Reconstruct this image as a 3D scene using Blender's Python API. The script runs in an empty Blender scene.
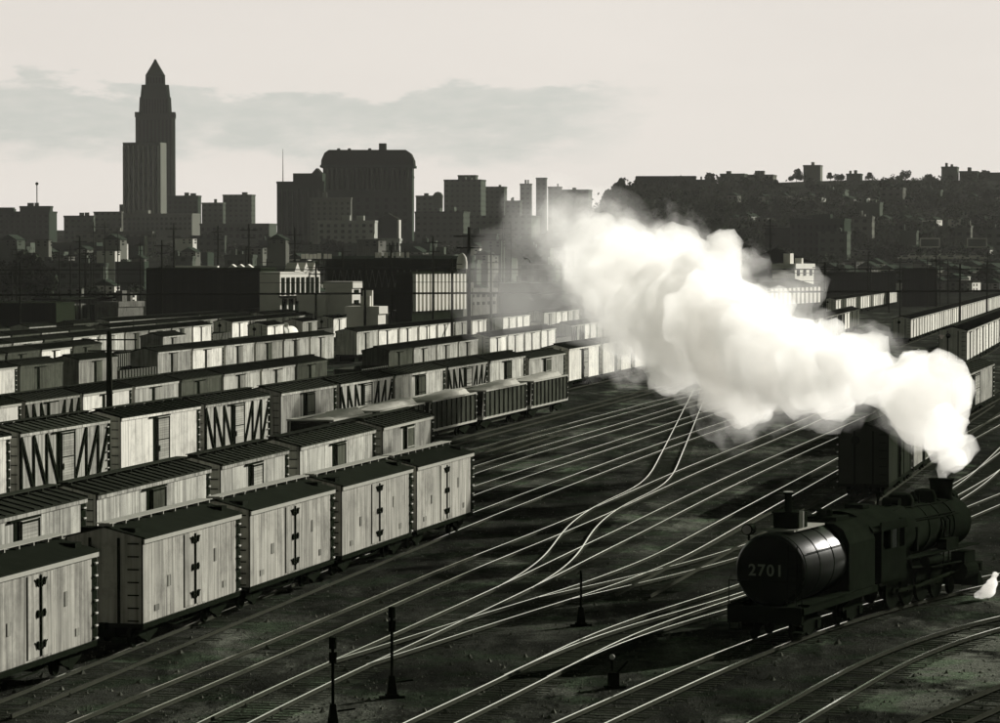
import bpy, bmesh, math, random
from mathutils import Vector, Matrix, noise
R = math.radians
random.seed(7)
SC = bpy.context.scene
COL = SC.collection

# ------------------------------------------------------------------ camera
F = 3200.0                      # focal length in photo pixels (photo 1000 px wide)
CH = 14.5                       # camera height above the rails
HY = 256.0                      # eye level row in the photo
PITCH = math.atan((361.5 - HY) / F)
cam_d = bpy.data.cameras.new('camera'); cam = bpy.data.objects.new('camera', cam_d); COL.objects.link(cam)
cam_d.sensor_width = 36; cam_d.lens = 36 * F / 1000; cam_d.clip_start = 1; cam_d.clip_end = 9000
cam.location = (0, 0, CH); cam.rotation_euler = (math.pi/2 - PITCH, 0, 0)
SC.camera = cam

# ------------------------------------------------------------------ sky, sun, exposure
SUN_AZ, SUN_EL = 44.0, 19.0     # azimuth clockwise from +Y
world = bpy.data.worlds.new('World'); SC.world = world; world.use_nodes = True
nt = world.node_tree; nt.nodes.clear()
def N(t, typ, **kw):
    n = t.nodes.new(typ)
    for k, v in kw.items(): setattr(n, k, v)
    return n
def L(t, a, b): t.links.new(a, b)
def math_node(t, op, a, b=None, clamp=False):
    n = N(t, 'ShaderNodeMath', operation=op); n.use_clamp = clamp
    for i, v in enumerate((a, b)):
        if v is None: continue
        if isinstance(v, (int, float)): n.inputs[i].default_value = v
        else: L(t, v, n.inputs[i])
    return n.outputs[0]
SKY_GAIN = 2.6; SKY_MAX = 5.45
sky = N(nt, 'ShaderNodeTexSky', sky_type='NISHITA'); sky.sun_disc = False
sky.sun_elevation = R(SUN_EL); sky.sun_rotation = R(SUN_AZ); sky.dust_density = 2.5; sky.altitude = 50
bw = N(nt, 'ShaderNodeRGBToBW'); L(nt, sky.outputs[0], bw.inputs[0])
lum = math_node(nt, 'MINIMUM', math_node(nt, 'MULTIPLY', bw.outputs[0], SKY_GAIN), SKY_MAX)
tc = N(nt, 'ShaderNodeTexCoord'); sep = N(nt, 'ShaderNodeSeparateXYZ'); L(nt, tc.outputs['Generated'], sep.inputs[0])
# cloud bank low over the skyline
mp = N(nt, 'ShaderNodeMapping'); L(nt, tc.outputs['Generated'], mp.inputs[0]); mp.inputs['Scale'].default_value = (24, 24, 80)
cn = N(nt, 'ShaderNodeTexNoise'); L(nt, mp.outputs[0], cn.inputs['Vector']); cn.inputs['Scale'].default_value = 1.6; cn.inputs['Detail'].default_value = 8; cn.inputs['Roughness'].default_value = .58
warp = math_node(nt, 'MULTIPLY', math_node(nt, 'SUBTRACT', cn.outputs[0], .5), .036)
ez = math_node(nt, 'ADD', sep.outputs[2], warp)
def ss(v, a, b):
    n = N(nt, 'ShaderNodeMapRange', interpolation_type='SMOOTHSTEP'); L(nt, v, n.inputs[0])
    n.inputs[1].default_value = a; n.inputs[2].default_value = b; return n.outputs[0]
band = math_node(nt, 'MULTIPLY', ss(ez, .026, .040), ss(ez, .0545, .0500))
bx = math_node(nt, 'ADD', sep.outputs[0], math_node(nt, 'MULTIPLY', warp, 2.0))
band = math_node(nt, 'MULTIPLY', band, ss(bx, .05, .012))
wisp = N(nt, 'ShaderNodeTexNoise'); L(nt, mp.outputs[0], wisp.inputs['Vector']); wisp.inputs['Scale'].default_value = 4.5; wisp.inputs['Detail'].default_value = 6
band = math_node(nt, 'MULTIPLY', band, math_node(nt, 'ADD', math_node(nt, 'MULTIPLY', wisp.outputs[0], .9), .45), True)
mr2 = N(nt, 'ShaderNodeTexNoise'); L(nt, mp.outputs[0], mr2.inputs['Vector']); mr2.inputs['Scale'].default_value = .35; mr2.inputs['Detail'].default_value = 3
shade = math_node(nt, 'SUBTRACT', 1.03, math_node(nt, 'MULTIPLY', mr2.outputs[0], .10))
shade = math_node(nt, 'SUBTRACT', shade, math_node(nt, 'MULTIPLY', band, .20))
lum = math_node(nt, 'MULTIPLY', lum, shade)
high = N(nt, 'ShaderNodeMapRange', interpolation_type='SMOOTHSTEP'); L(nt, sep.outputs[2], high.inputs[0])
for i_, v_ in enumerate((.20, .50, 1.0, .11)): high.inputs[i_+1].default_value = v_
lum = math_node(nt, 'MULTIPLY', lum, high.outputs[0])
back = N(nt, 'ShaderNodeMapRange', interpolation_type='SMOOTHSTEP'); L(nt, sep.outputs[1], back.inputs[0])
for i_, v_ in enumerate((-.1, .8, .22, 1.0)): back.inputs[i_+1].default_value = v_
lum = math_node(nt, 'MULTIPLY', lum, back.outputs[0])
tint = N(nt, 'ShaderNodeMix', data_type='RGBA'); L(nt, band, tint.inputs[0])
tint.inputs[6].default_value = (1.0, .94, .875, 1); tint.inputs[7].default_value = (.955, .965, .90, 1)
tint2 = N(nt, 'ShaderNodeMix', data_type='RGBA'); L(nt, ss(sep.outputs[2], .12, .35), tint2.inputs[0]); L(nt, tint.outputs[2], tint2.inputs[6]); tint2.inputs[7].default_value = (.72, 1.0, .58, 1)
vm = N(nt, 'ShaderNodeVectorMath', operation='SCALE'); L(nt, tint2.outputs[2], vm.inputs[0]); L(nt, lum, vm.inputs['Scale'])
bg = N(nt, 'ShaderNodeBackground'); L(nt, vm.outputs[0], bg.inputs[0]); bg.inputs[1].default_value = .1
wo = N(nt, 'ShaderNodeOutputWorld'); L(nt, bg.outputs[0], wo.inputs[0])

sun_d = bpy.data.lights.new('sun', 'SUN'); sun = bpy.data.objects.new('sun', sun_d); COL.objects.link(sun)
sun_d.energy = 5.0; sun_d.angle = R(.6); sun_d.color = (1, .965, .90)
sv = Vector((math.sin(R(SUN_AZ))*math.cos(R(SUN_EL)), math.cos(R(SUN_AZ))*math.cos(R(SUN_EL)), math.sin(R(SUN_EL))))
sun.rotation_euler = sv.to_track_quat('Z', 'Y').to_euler(); sun.location = (60, 60, 80)
SC.view_settings.view_transform = 'Standard'; SC.view_settings.look = 'None'
SC.view_settings.exposure = 0.55; SC.view_settings.gamma = 1.0
cy = SC.cycles
cy.max_bounces = 32; cy.diffuse_bounces = 2; cy.glossy_bounces = 3; cy.volume_bounces = 28; cy.transparent_max_bounces = 16
cy.volume_step_rate = 1.0; cy.volume_max_steps = 256; cy.use_denoising = True; cy.sample_clamp_indirect = 6
cy.use_adaptive_sampling = True; cy.adaptive_threshold = .015; cy.caustics_reflective = False; cy.caustics_refractive = False

# ------------------------------------------------------------------ picture <-> place
FW = Vector((0, math.cos(PITCH), -math.sin(PITCH))); UP = Vector((0, math.sin(PITCH), math.cos(PITCH))); RT = Vector((1, 0, 0))
def ray(x, y): return FW + RT*((x-500)/F) + UP*((361.5-y)/F)
def gp(x, y, z=0.0):            # point on the level plane z
    d = ray(x, y); t = (z-CH)/d.z
    return Vector((0, 0, CH)) + d*t
def at(x, y, Y):                # point at distance Y
    d = ray(x, y); return Vector((0, 0, CH)) + d*(Y/d.y)
def smooth(a, b, v):
    t = min(1, max(0, (v-a)/(b-a))); return t*t*(3-2*t)
def interp(tab, v):
    if v <= tab[0][0]: return tab[0][1]
    for (a, za), (b, zb) in zip(tab, tab[1:]):
        if v <= b: return za + (zb-za)*(v-a)/(b-a)
    return tab[-1][1]
PA = [(820, 0), (1000, .6), (1300, 3.5), (1800, 17), (2400, 30), (3000, 37), (4200, 40)]
PB = [(820, 0), (1000, 1.0), (1250, 6), (1500, 15), (1800, 36), (2200, 64), (2500, 68), (4200, 60)]
def gz(X, Y):
    if Y < 820: return 0.0
    k = smooth(.020, .040, X/Y) * (1 - .0*smooth(.2, .3, X/Y))
    z = interp(PA, Y)*(1-k) + interp(PB, Y)*k
    z += noise.noise(Vector((X*.006, Y*.006, 3)))*4*smooth(1100, 1600, Y)
    return z

# ------------------------------------------------------------------ materials
MATS = {}
def mat(name, col, rough=.8, var=.25, scale=1.2, metal=0.0, boards=None, bump=0.0, streak=0.0, rnd=0.0, wins=None, spec=0):
    if name in MATS: return MATS[name]
    m = bpy.data.materials.new(name); m.use_nodes = True; t = m.node_tree
    b = t.nodes['Principled BSDF']; b.inputs['Roughness'].default_value = rough; b.inputs['Metallic'].default_value = metal
    b.inputs['Specular IOR Level'].default_value = spec
    if isinstance(col, (int, float)): col = (col*1.0, col*1.0, col*.93)
    co = N(t, 'ShaderNodeTexCoord'); oi = N(t, 'ShaderNodeObjectInfo')
    off = N(t, 'ShaderNodeVectorMath', operation='ADD'); L(t, co.outputs['Object'], off.inputs[0])
    rv = N(t, 'ShaderNodeCombineXYZ'); rr = math_node(t, 'MULTIPLY', oi.outputs['Random'], 57.0)
    for i in range(3): L(t, rr, rv.inputs[i])
    L(t, rv.outputs[0], off.inputs[1])
    n1 = N(t, 'ShaderNodeTexNoise'); L(t, off.outputs[0], n1.inputs['Vector']); n1.inputs['Scale'].default_value = scale
    n1.inputs['Detail'].default_value = 7; n1.inputs['Roughness'].default_value = .65
    val = math_node(t, 'ADD', math_node(t, 'MULTIPLY', math_node(t, 'SUBTRACT', n1.outputs[0], .5), var*3.2), 1.0)
    if rnd: val = math_node(t, 'MULTIPLY', val, math_node(t, 'ADD', math_node(t, 'MULTIPLY', oi.outputs['Random'], rnd), 1-rnd/2))
    if boards:
        sp = N(t, 'ShaderNodeSeparateXYZ'); L(t, co.outputs['Object'], sp.inputs[0])
        ax = sp.outputs['XYZ'.index(boards[0])]
        q = math_node(t, 'DIVIDE', ax, boards[1])
        fl = math_node(t, 'FLOOR', q); fr = math_node(t, 'FRACT', q)
        wn = N(t, 'ShaderNodeTexWhiteNoise', noise_dimensions='2D'); cv = N(t, 'ShaderNodeCombineXYZ')
        L(t, fl, cv.inputs[0]); L(t, rr, cv.inputs[1]); L(t, cv.outputs[0], wn.inputs['Vector'])
        val = math_node(t, 'MULTIPLY', val, math_node(t, 'ADD', math_node(t, 'MULTIPLY', wn.outputs[0], boards[2]), 1-boards[2]*.5))
        gap = math_node(t, 'GREATER_THAN', fr, boards[3])
        val = math_node(t, 'MULTIPLY', val, math_node(t, 'SUBTRACT', 1.0, math_node(t, 'MULTIPLY', gap, boards[4])))
        # wide panels of boards replaced over the years
        q2 = math_node(t, 'FLOOR', math_node(t, 'DIVIDE', math_node(t, 'ADD', ax, math_node(t, 'MULTIPLY', n1.outputs[0], .2)), boards[1]*6.3))
        wn2 = N(t, 'ShaderNodeTexWhiteNoise', noise_dimensions='2D'); cv2 = N(t, 'ShaderNodeCombineXYZ')
        L(t, q2, cv2.inputs[0]); L(t, rr, cv2.inputs[1]); L(t, cv2.outputs[0], wn2.inputs['Vector'])
        val = math_node(t, 'MULTIPLY', val, math_node(t, 'ADD', math_node(t, 'MULTIPLY', wn2.outputs[0], .22), .89))
    if streak:
        n4 = N(t, 'ShaderNodeTexNoise'); L(t, off.outputs[0], n4.inputs['Vector']); n4.inputs['Scale'].default_value = .45; n4.inputs['Detail'].default_value = 9; n4.inputs['Roughness'].default_value = .75
        r4 = N(t, 'ShaderNodeMapRange'); L(t, n4.outputs[0], r4.inputs[0]); r4.inputs[1].default_value = .50; r4.inputs[2].default_value = .66; r4.inputs[3].default_value = 1; r4.inputs[4].default_value = .62
        val = math_node(t, 'MULTIPLY', val, r4.outputs[0])
        mp = N(t, 'ShaderNodeMapping'); L(t, off.outputs[0], mp.inputs[0]); mp.inputs['Scale'].default_value = (5.5, 5.5, .28)
        n2 = N(t, 'ShaderNodeTexNoise'); L(t, mp.outputs[0], n2.inputs['Vector']); n2.inputs['Scale'].default_value = 1; n2.inputs['Detail'].default_value = 5
        rp = N(t, 'ShaderNodeMapRange'); L(t, n2.outputs[0], rp.inputs[0]); rp.inputs[1].default_value = .42; rp.inputs[2].default_value = .68
        rp.inputs[3].default_value = 1; rp.inputs[4].default_value = 1-streak
        val = math_node(t, 'MULTIPLY', val, rp.outputs[0])
    if wins:   # tiny far facades: window pattern of the wall itself
        br = N(t, 'ShaderNodeTexBrick'); br.offset = 0; mp = N(t, 'ShaderNodeMapping'); L(t, co.outputs['Object'], mp.inputs[0])
        sx = N(t, 'ShaderNodeSeparateXYZ'); L(t, mp.outputs[0], sx.inputs[0]); cb = N(t, 'ShaderNodeCombineXYZ')
        L(t, math_node(t, 'ADD', sx.outputs[0], sx.outputs[1]), cb.inputs[0]); L(t, sx.outputs[2], cb.inputs[1]); L(t, cb.outputs[0], br.inputs['Vector'])
        br.inputs['Scale'].default_value = 1; br.inputs['Brick Width'].default_value = wins[0]; br.inputs['Row Height'].default_value = wins[1]
        br.inputs['Mortar Size'].default_value = wins[2]; br.inputs['Mortar Smooth'].default_value = 0
        val = math_node(t, 'MULTIPLY', val, math_node(t, 'ADD', math_node(t, 'MULTIPLY', br.outputs['Fac'], 1-wins[3]), wins[3]))
    v = N(t, 'ShaderNodeVectorMath', operation='SCALE'); v.inputs[0].default_value = col[:3]; L(t, val, v.inputs['Scale'])
    L(t, v.outputs[0], b.inputs['Base Color'])
    if bump:
        bm_ = N(t, 'ShaderNodeBump'); bm_.inputs['Strength'].default_value = .6; bm_.inputs['Distance'].default_value = bump
        L(t, val, bm_.inputs['Height']); L(t, bm_.outputs[0], b.inputs['Normal'])
    MATS[name] = m
    return m
WOODG = (.15, .9, .0, .0)
M = lambda k: MATS[k]
mat('reefer boards', (.385, .38, .335), .75, .2, .8, boards=('X', .105, .30, .86, .45), streak=.5, rnd=.22)
mat('pale boards', (.40, .40, .355), .75, .2, .8, boards=('X', .13, .34, .84, .5), streak=.55, rnd=.5)
mat('mid boards', (.27, .27, .235), .8, .2, .8, boards=('X', .14, .3, .84, .4), streak=.5, rnd=.5)
mat('black boards', (.022, .026, .018), .8, .25, .8, boards=('X', .14, .3, .84, .4))  # near-black base colour of the darkest boxcar
mat('dark boards', (.075, .08, .062), .8, .25, .8, boards=('X', .14, .3, .84, .4), streak=.4, rnd=.5)
mat('flat boards', (.33, .33, .29), .8, .16, .8, boards=('Z', .15, .3, .86, .5), streak=.3, rnd=.3)
mat('steel pale', (.70, .69, .62), .6, .12, 1.0, boards=('X', 1.02, .1, .95, .5), streak=.3, rnd=.3)
mat('steel dark', (.05, .054, .042), .6, .25, 1.2, streak=.3, rnd=.4)
mat('roof tar', (.012, .0145, .010), .85, .3, 1.4, rnd=.5)
mat('roof metal', (.024, .027, .020), .7, .3, 1.4, rnd=.6)
mat('trim', (.33, .33, .29), .6, .15, 2)
mat('iron', (.008, .0105, .0065), .8, .3, 3, spec=0)
mat('rung', (.42, .42, .38), .5, .1, 3)
mat('black paint', (.0085, .0115, .007), .6, .5, 1.2, spec=0, bump=.01)
mat('tank paint', (.009, .012, .0072), .30, .6, .7, spec=.06, bump=.012)
mat('white paint', (.62, .62, .56), .6, .1, 2)
mat('number paint', (.20, .22, .17), .6, .15, 5)
mat('tyre steel', (.25, .25, .23), .35, .1, 4, metal=1)
mat('glass', (.02, .024, .02), .12, .1, 2, spec=.5)
mat('load', (.40, .395, .35), .95, .18, 1.5, bump=.05)
mat('coal', (.03, .032, .026), .95, .3, 2.5, bump=.05)
mat('pole wood', (.018, .021, .014), .9, .3, 2)
mat('leaf', (.035, .045, .026), .8, .4, .25, rnd=.5)
mat('leaf far', (.032, .041, .026), .85, .4, .1, rnd=.6)
mat('bark', (.03, .032, .024), .9, .3, 2)
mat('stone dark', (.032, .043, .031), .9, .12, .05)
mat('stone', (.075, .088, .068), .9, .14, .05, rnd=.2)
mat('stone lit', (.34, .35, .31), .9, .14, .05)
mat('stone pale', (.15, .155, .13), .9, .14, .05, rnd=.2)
mat('stucco white', (.62, .61, .55), .85, .12, .3)
mat('window dark', (.008, .011, .007), .3, .2, .5)
mat('facade small', (.075, .088, .068), .9, .14, .05, rnd=.5, wins=(4.2, 3.8, 1.15, .45))
mat('facade pale', (.14, .145, .12), .9, .14, .05, rnd=.5, wins=(4.2, 3.8, 1.15, .35))
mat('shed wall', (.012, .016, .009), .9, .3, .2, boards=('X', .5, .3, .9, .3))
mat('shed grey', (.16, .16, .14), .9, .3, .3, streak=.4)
mat('sleeper', (.020, .023, .016), .95, .5, .6, rnd=.3)

def rail_mat():
    m = bpy.data.materials.new('rail steel'); m.use_nodes = True; t = m.node_tree; b = t.nodes['Principled BSDF']
    b.inputs['Metallic'].default_value = 1; b.inputs['Roughness'].default_value = .20
    g = N(t, 'ShaderNodeTexCoord'); n = N(t, 'ShaderNodeTexNoise'); L(t, g.outputs['Object'], n.inputs['Vector']); n.inputs['Scale'].default_value = .35; n.inputs['Detail'].default_value = 4
    mr = N(t, 'ShaderNodeMapRange'); L(t, n.outputs[0], mr.inputs[0]); mr.inputs[1].default_value = .3; mr.inputs[2].default_value = .7; mr.inputs[3].default_value = .85; mr.inputs[4].default_value = 1.0
    v = N(t, 'ShaderNodeCombineXYZ')
    for i, k in enumerate((1, 1, .94)): L(t, math_node(t, 'MULTIPLY', mr.outputs[0], k), v.inputs[i])
    L(t, v.outputs[0], b.inputs['Base Color']); return m
MATS['rail'] = rail_mat()
mat('rail rust', (.034, .036, .027), .7, .3, 2)

def ground_mat():
    m = bpy.data.materials.new('cinder ground'); m.use_nodes = True; t = m.node_tree; b = t.nodes['Principled BSDF']
    b.inputs['Roughness'].default_value = .95; b.inputs['Specular IOR Level'].default_value = 0
    g = N(t, 'ShaderNodeTexCoord')
    def nz(sc, det, rough=.6, stretch=None):
        v = g.outputs['Object']
        if stretch:
            mp = N(t, 'ShaderNodeMapping'); L(t, v, mp.inputs[0]); mp.inputs['Rotation'].default_value = (0, 0, R(13)); mp.inputs['Scale'].default_value = stretch; v = mp.outputs[0]
        n = N(t, 'ShaderNodeTexNoise'); L(t, v, n.inputs['Vector']); n.inputs['Scale'].default_value = sc; n.inputs['Detail'].default_value = det; n.inputs['Roughness'].default_value = rough
        return n.outputs[0]
    def mr(v, a, b_, c, d):
        n = N(t, 'ShaderNodeMapRange', interpolation_type='SMOOTHSTEP'); L(t, v, n.inputs[0])
        for i, x in enumerate((a, b_, c, d)): n.inputs[i+1].default_value = x
        return n.outputs[0]
    base = mr(nz(.45, 9, .72, (1, .35, 1)), .35, .7, .012, .075)
    fine = math_node(t, 'MULTIPLY', mr(nz(3.2, 8, .75), .3, .75, .45, 1.7), mr(nz(11, 3, .7), .3, .7, .35, 1.75))
    patch = mr(nz(.11, 9, .75, (1, .35, 1)), .5, .68, 0, .26)
    dark = mr(nz(.16, 5, .6), .35, .55, .55, 1.0)
    v = math_node(t, 'MULTIPLY', math_node(t, 'MULTIPLY', math_node(t, 'ADD', base, patch), fine), dark)
    v = math_node(t, 'MULTIPLY', math_node(t, 'ADD', v, .012), .62)
    sp = N(t, 'ShaderNodeSeparateXYZ'); L(t, g.outputs['Object'], sp.inputs[0])
    far = mr(sp.outputs[1], 700, 950, 0, 1); wob = math_node(t, 'MULTIPLY', math_node(t, 'SUBTRACT', nz(.8, 8, .7), .5), 3.2)
    scrub = mr(nz(.02, 7, .7), .35, .7, .008, .026)
    mx = N(t, 'ShaderNodeMix', data_type='FLOAT'); L(t, far, mx.inputs[0]); L(t, v, mx.inputs[2]); L(t, scrub, mx.inputs[3]); v = mx.outputs[0]
    for (px_, py_, rx_, ry_, am_) in ((960, 668, 2.6, 5.5, .16), (905, 700, 2.6, 3.0, .11), (985, 640, 2, 5, .14), (690, 655, 2.6, 3.5, .06), (600, 665, 3, 4, .035), (505, 476, 4, 14, .07), (540, 462, 4, 16, .05), (500, 625, 4, 6, .035), (740, 615, 3, 6, .06), (250, 640, 3, 9, .035), (100, 700, 3, 6, .035), (640, 545, 4, 10, .03)):
        P_ = gp(px_, py_)
        dx = math_node(t, 'DIVIDE', math_node(t, 'SUBTRACT', sp.outputs[0], P_.x), rx_); dy = math_node(t, 'DIVIDE', math_node(t, 'SUBTRACT', sp.outputs[1], P_.y), ry_)
        rr_ = math_node(t, 'SQRT', math_node(t, 'ADD', math_node(t, 'MULTIPLY', dx, dx), math_node(t, 'MULTIPLY', dy, dy)))
        rr_ = math_node(t, 'ADD', rr_, wob)
        v = math_node(t, 'ADD', v, math_node(t, 'MULTIPLY', mr(rr_, 1.15, .45, 0, am_), fine))
    grass = mr(nz(.3, 4), .5, .6, 0, 1)
    c = N(t, 'ShaderNodeMix', data_type='RGBA'); L(t, grass, c.inputs[0]); c.inputs[6].default_value = (.92, .98, .80, 1); c.inputs[7].default_value = (.76, 1, .66, 1)
    s = N(t, 'ShaderNodeVectorMath', operation='SCALE'); L(t, c.outputs[2], s.inputs[0]); L(t, v, s.inputs['Scale']); L(t, s.outputs[0], b.inputs['Base Color'])
    bp = N(t, 'ShaderNodeBump'); bp.inputs['Strength'].default_value = .8; bp.inputs['Distance'].default_value = .12; L(t, fine, bp.inputs['Height']); L(t, bp.outputs[0], b.inputs['Normal'])
    return m
MATS['ground'] = ground_mat()
mat('path sand', (.20, .195, .165), .95, .5, .5, bump=.03)

# ------------------------------------------------------------------ mesh helpers
class MB:
    def __init__(s): s.v = []; s.f = []
    def add(s, vs, fs):
        o = len(s.v); s.v += [tuple(v) for v in vs]; s.f += [tuple(i+o for i in f) for f in fs]; return s
    def box(s, x0, x1, y0, y1, z0, z1):
        return s.add([(x0,y0,z0),(x1,y0,z0),(x1,y1,z0),(x0,y1,z0),(x0,y0,z1),(x1,y0,z1),(x1,y1,z1),(x0,y1,z1)],
                     [(0,3,2,1),(4,5,6,7),(0,1,5,4),(1,2,6,5),(2,3,7,6),(3,0,4,7)])
    def prism(s, pts, x0, x1, axis='x'):      # polygon (a,b) extruded along an axis, counter-clockwise
        n = len(pts)
        f = {'x': lambda a, b, t: (t, a, b), 'y': lambda a, b, t: (a, t, b), 'z': lambda a, b, t: (a, b, t)}[axis]
        vs = [f(a, b, x0) for a, b in pts] + [f(a, b, x1) for a, b in pts]
        fs = [tuple(range(n))[::-1], tuple(range(n, 2*n))] + [(i, (i+1) % n, (i+1) % n+n, i+n) for i in range(n)]
        return s.add(vs, fs)
    def bar(s, p, q, w, h=None, up=(0, 0, 1)):
        p = Vector(p); q = Vector(q); d = (q-p).normalized(); h = h or w; up = Vector(up)
        if abs(d.dot(up)) > .98: up = Vector((1, 0, 0))
        a = d.cross(up).normalized()*w/2; b = a.cross(d).normalized()*h/2
        vs = [p-a-b, p+a-b, p+a+b, p-a+b, q-a-b, q+a-b, q+a+b, q-a+b]
        return s.add(vs, [(0,1,2,3),(7,6,5,4),(0,4,5,1),(1,5,6,2),(2,6,7,3),(3,7,4,0)])
    def tube(s, pts, r, n=8, caps=True):      # pts list of Vector, r radius or list
        pts = [Vector(p) for p in pts]; rs = r if isinstance(r, (list, tuple)) else [r]*len(pts); vs = []
        for i, p in enumerate(pts):
            d = (pts[min(i+1, len(pts)-1)]-pts[max(i-1, 0)]).normalized()
            u = Vector((0, 0, 1)) if abs(d.z) < .9 else Vector((1, 0, 0))
            a = d.cross(u).normalized(); b = a.cross(d).normalized()
            vs += [p + (a*math.cos(2*math.pi*k/n)+b*math.sin(2*math.pi*k/n))*rs[i] for k in range(n)]
        fs = [(i*n+k, i*n+(k+1) % n, (i+1)*n+(k+1) % n, (i+1)*n+k) for i in range(len(pts)-1) for k in range(n)]
        if caps: fs += [tuple(range(n))[::-1], tuple(range((len(pts)-1)*n, len(pts)*n))]
        return s.add(vs, fs)
    def ball(s, c, r, sx=1, sy=1, sz=1, n=10):
        vs = []; fs = []
        for i in range(n//2+1):
            t = math.pi*i/(n//2)
            for k in range(n): p = 2*math.pi*k/n; vs.append((c[0]+r*sx*math.sin(t)*math.cos(p), c[1]+r*sy*math.sin(t)*math.sin(p), c[2]+r*sz*math.cos(t)))
        for i in range(n//2):
            for k in range(n): fs.append((i*n+k, (i+1)*n+k, (i+1)*n+(k+1) % n, i*n+(k+1) % n))
        return s.add(vs, fs)
    def build(s, name, m, parent=None, smooth=False, bevel=0):
        me = bpy.data.meshes.new(name); me.from_pydata(s.v, [], s.f); me.materials.append(MATS[m] if isinstance(m, str) else m)
        o = bpy.data.objects.new(name, me); COL.objects.link(o)
        bm = bmesh.new(); bm.from_mesh(me); bmesh.ops.recalc_face_normals(bm, faces=bm.faces)
        if bevel: bmesh.ops.bevel(bm, geom=bm.edges[:], offset=bevel, segments=1, affect='EDGES')
        bm.to_mesh(me); bm.free()
        if smooth:
            for p in me.polygons: p.use_smooth = True
            try: me.set_sharp_from_angle(angle=R(38))
            except Exception: pass
        if parent: o.parent = parent
        return o
def tag(o, label=None, cat=None, group=None, kind=None):
    for k, v in (('label', label), ('category', cat), ('group', group), ('kind', kind)):
        if v: o[k] = v
    return o
def empty(name, loc=(0, 0, 0), rz=0.0, label=None, cat=None, group=None):
    o = bpy.data.objects.new(name, None); COL.objects.link(o); o.location = loc; o.rotation_euler = (0, 0, rz); o.empty_display_size = .5
    return tag(o, label, cat, group)
def kids(o): return [c for c in bpy.data.objects if c.parent == o]
PROTO = {}
def tree_of(o):
    if o.name not in PROTO: PROTO[o.name] = [(c, [(g, ) for g in kids(c)]) for c in kids(o)]
    return PROTO[o.name]
USED = set()
def place(proto, loc, rz, label, group=None, scale=None):
    """the first call moves the built thing itself, later ones copy it with its parts"""
    t = tree_of(proto)
    if proto.name not in USED: USED.add(proto.name); r = proto
    else:
        r = proto.copy(); COL.objects.link(r)
        for c, gs in t:
            c2 = c.copy(); COL.objects.link(c2); c2.parent = r
            for (g,) in gs: g2 = g.copy(); COL.objects.link(g2); g2.parent = c2
    r.location = loc; r.rotation_euler = (0, 0, rz); r['label'] = label
    if group: r['group'] = group
    if scale: r.scale = scale if isinstance(scale, (tuple, list)) else (scale,)*3
    return r
ORD = ['first', 'second', 'third', 'fourth', 'fifth', 'sixth', 'seventh', 'eighth', 'ninth', 'tenth', 'eleventh', 'twelfth', 'thirteenth', 'fourteenth', 'fifteenth', 'sixteenth', 'seventeenth', 'eighteenth', 'nineteenth', 'twentieth', 'twenty-first', 'twenty-second', 'twenty-third', 'twenty-fourth'] + ['twenty-'+w for w in ('fifth', 'sixth', 'seventh', 'eighth', 'ninth')] + ['thirtieth', 'thirty-first', 'thirty-second', 'thirty-third', 'thirty-fourth']

# ------------------------------------------------------------------ ground
def make_ground():
    ys = [-60, 0, 60, 100, 200, 400, 600, 820]; y = 820
    while y < 4000: y += 30 if y < 2700 else 120; ys.append(y)
    us = [-.60+.012*i for i in range(101)]
    vs = []; fs = []
    for y in ys:
        for u in us:
            X = u*max(y, 400); vs.append((X, y, gz(X, y)))
    n = len(us)
    for j in range(len(ys)-1):
        for i in range(n-1): fs.append((j*n+i, j*n+i+1, (j+1)*n+i+1, (j+1)*n+i))
    o = MB().add(vs, fs).build('ground', 'ground'); tag(o, kind='structure')
    for p in o.data.polygons: p.use_smooth = True
make_ground()

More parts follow.
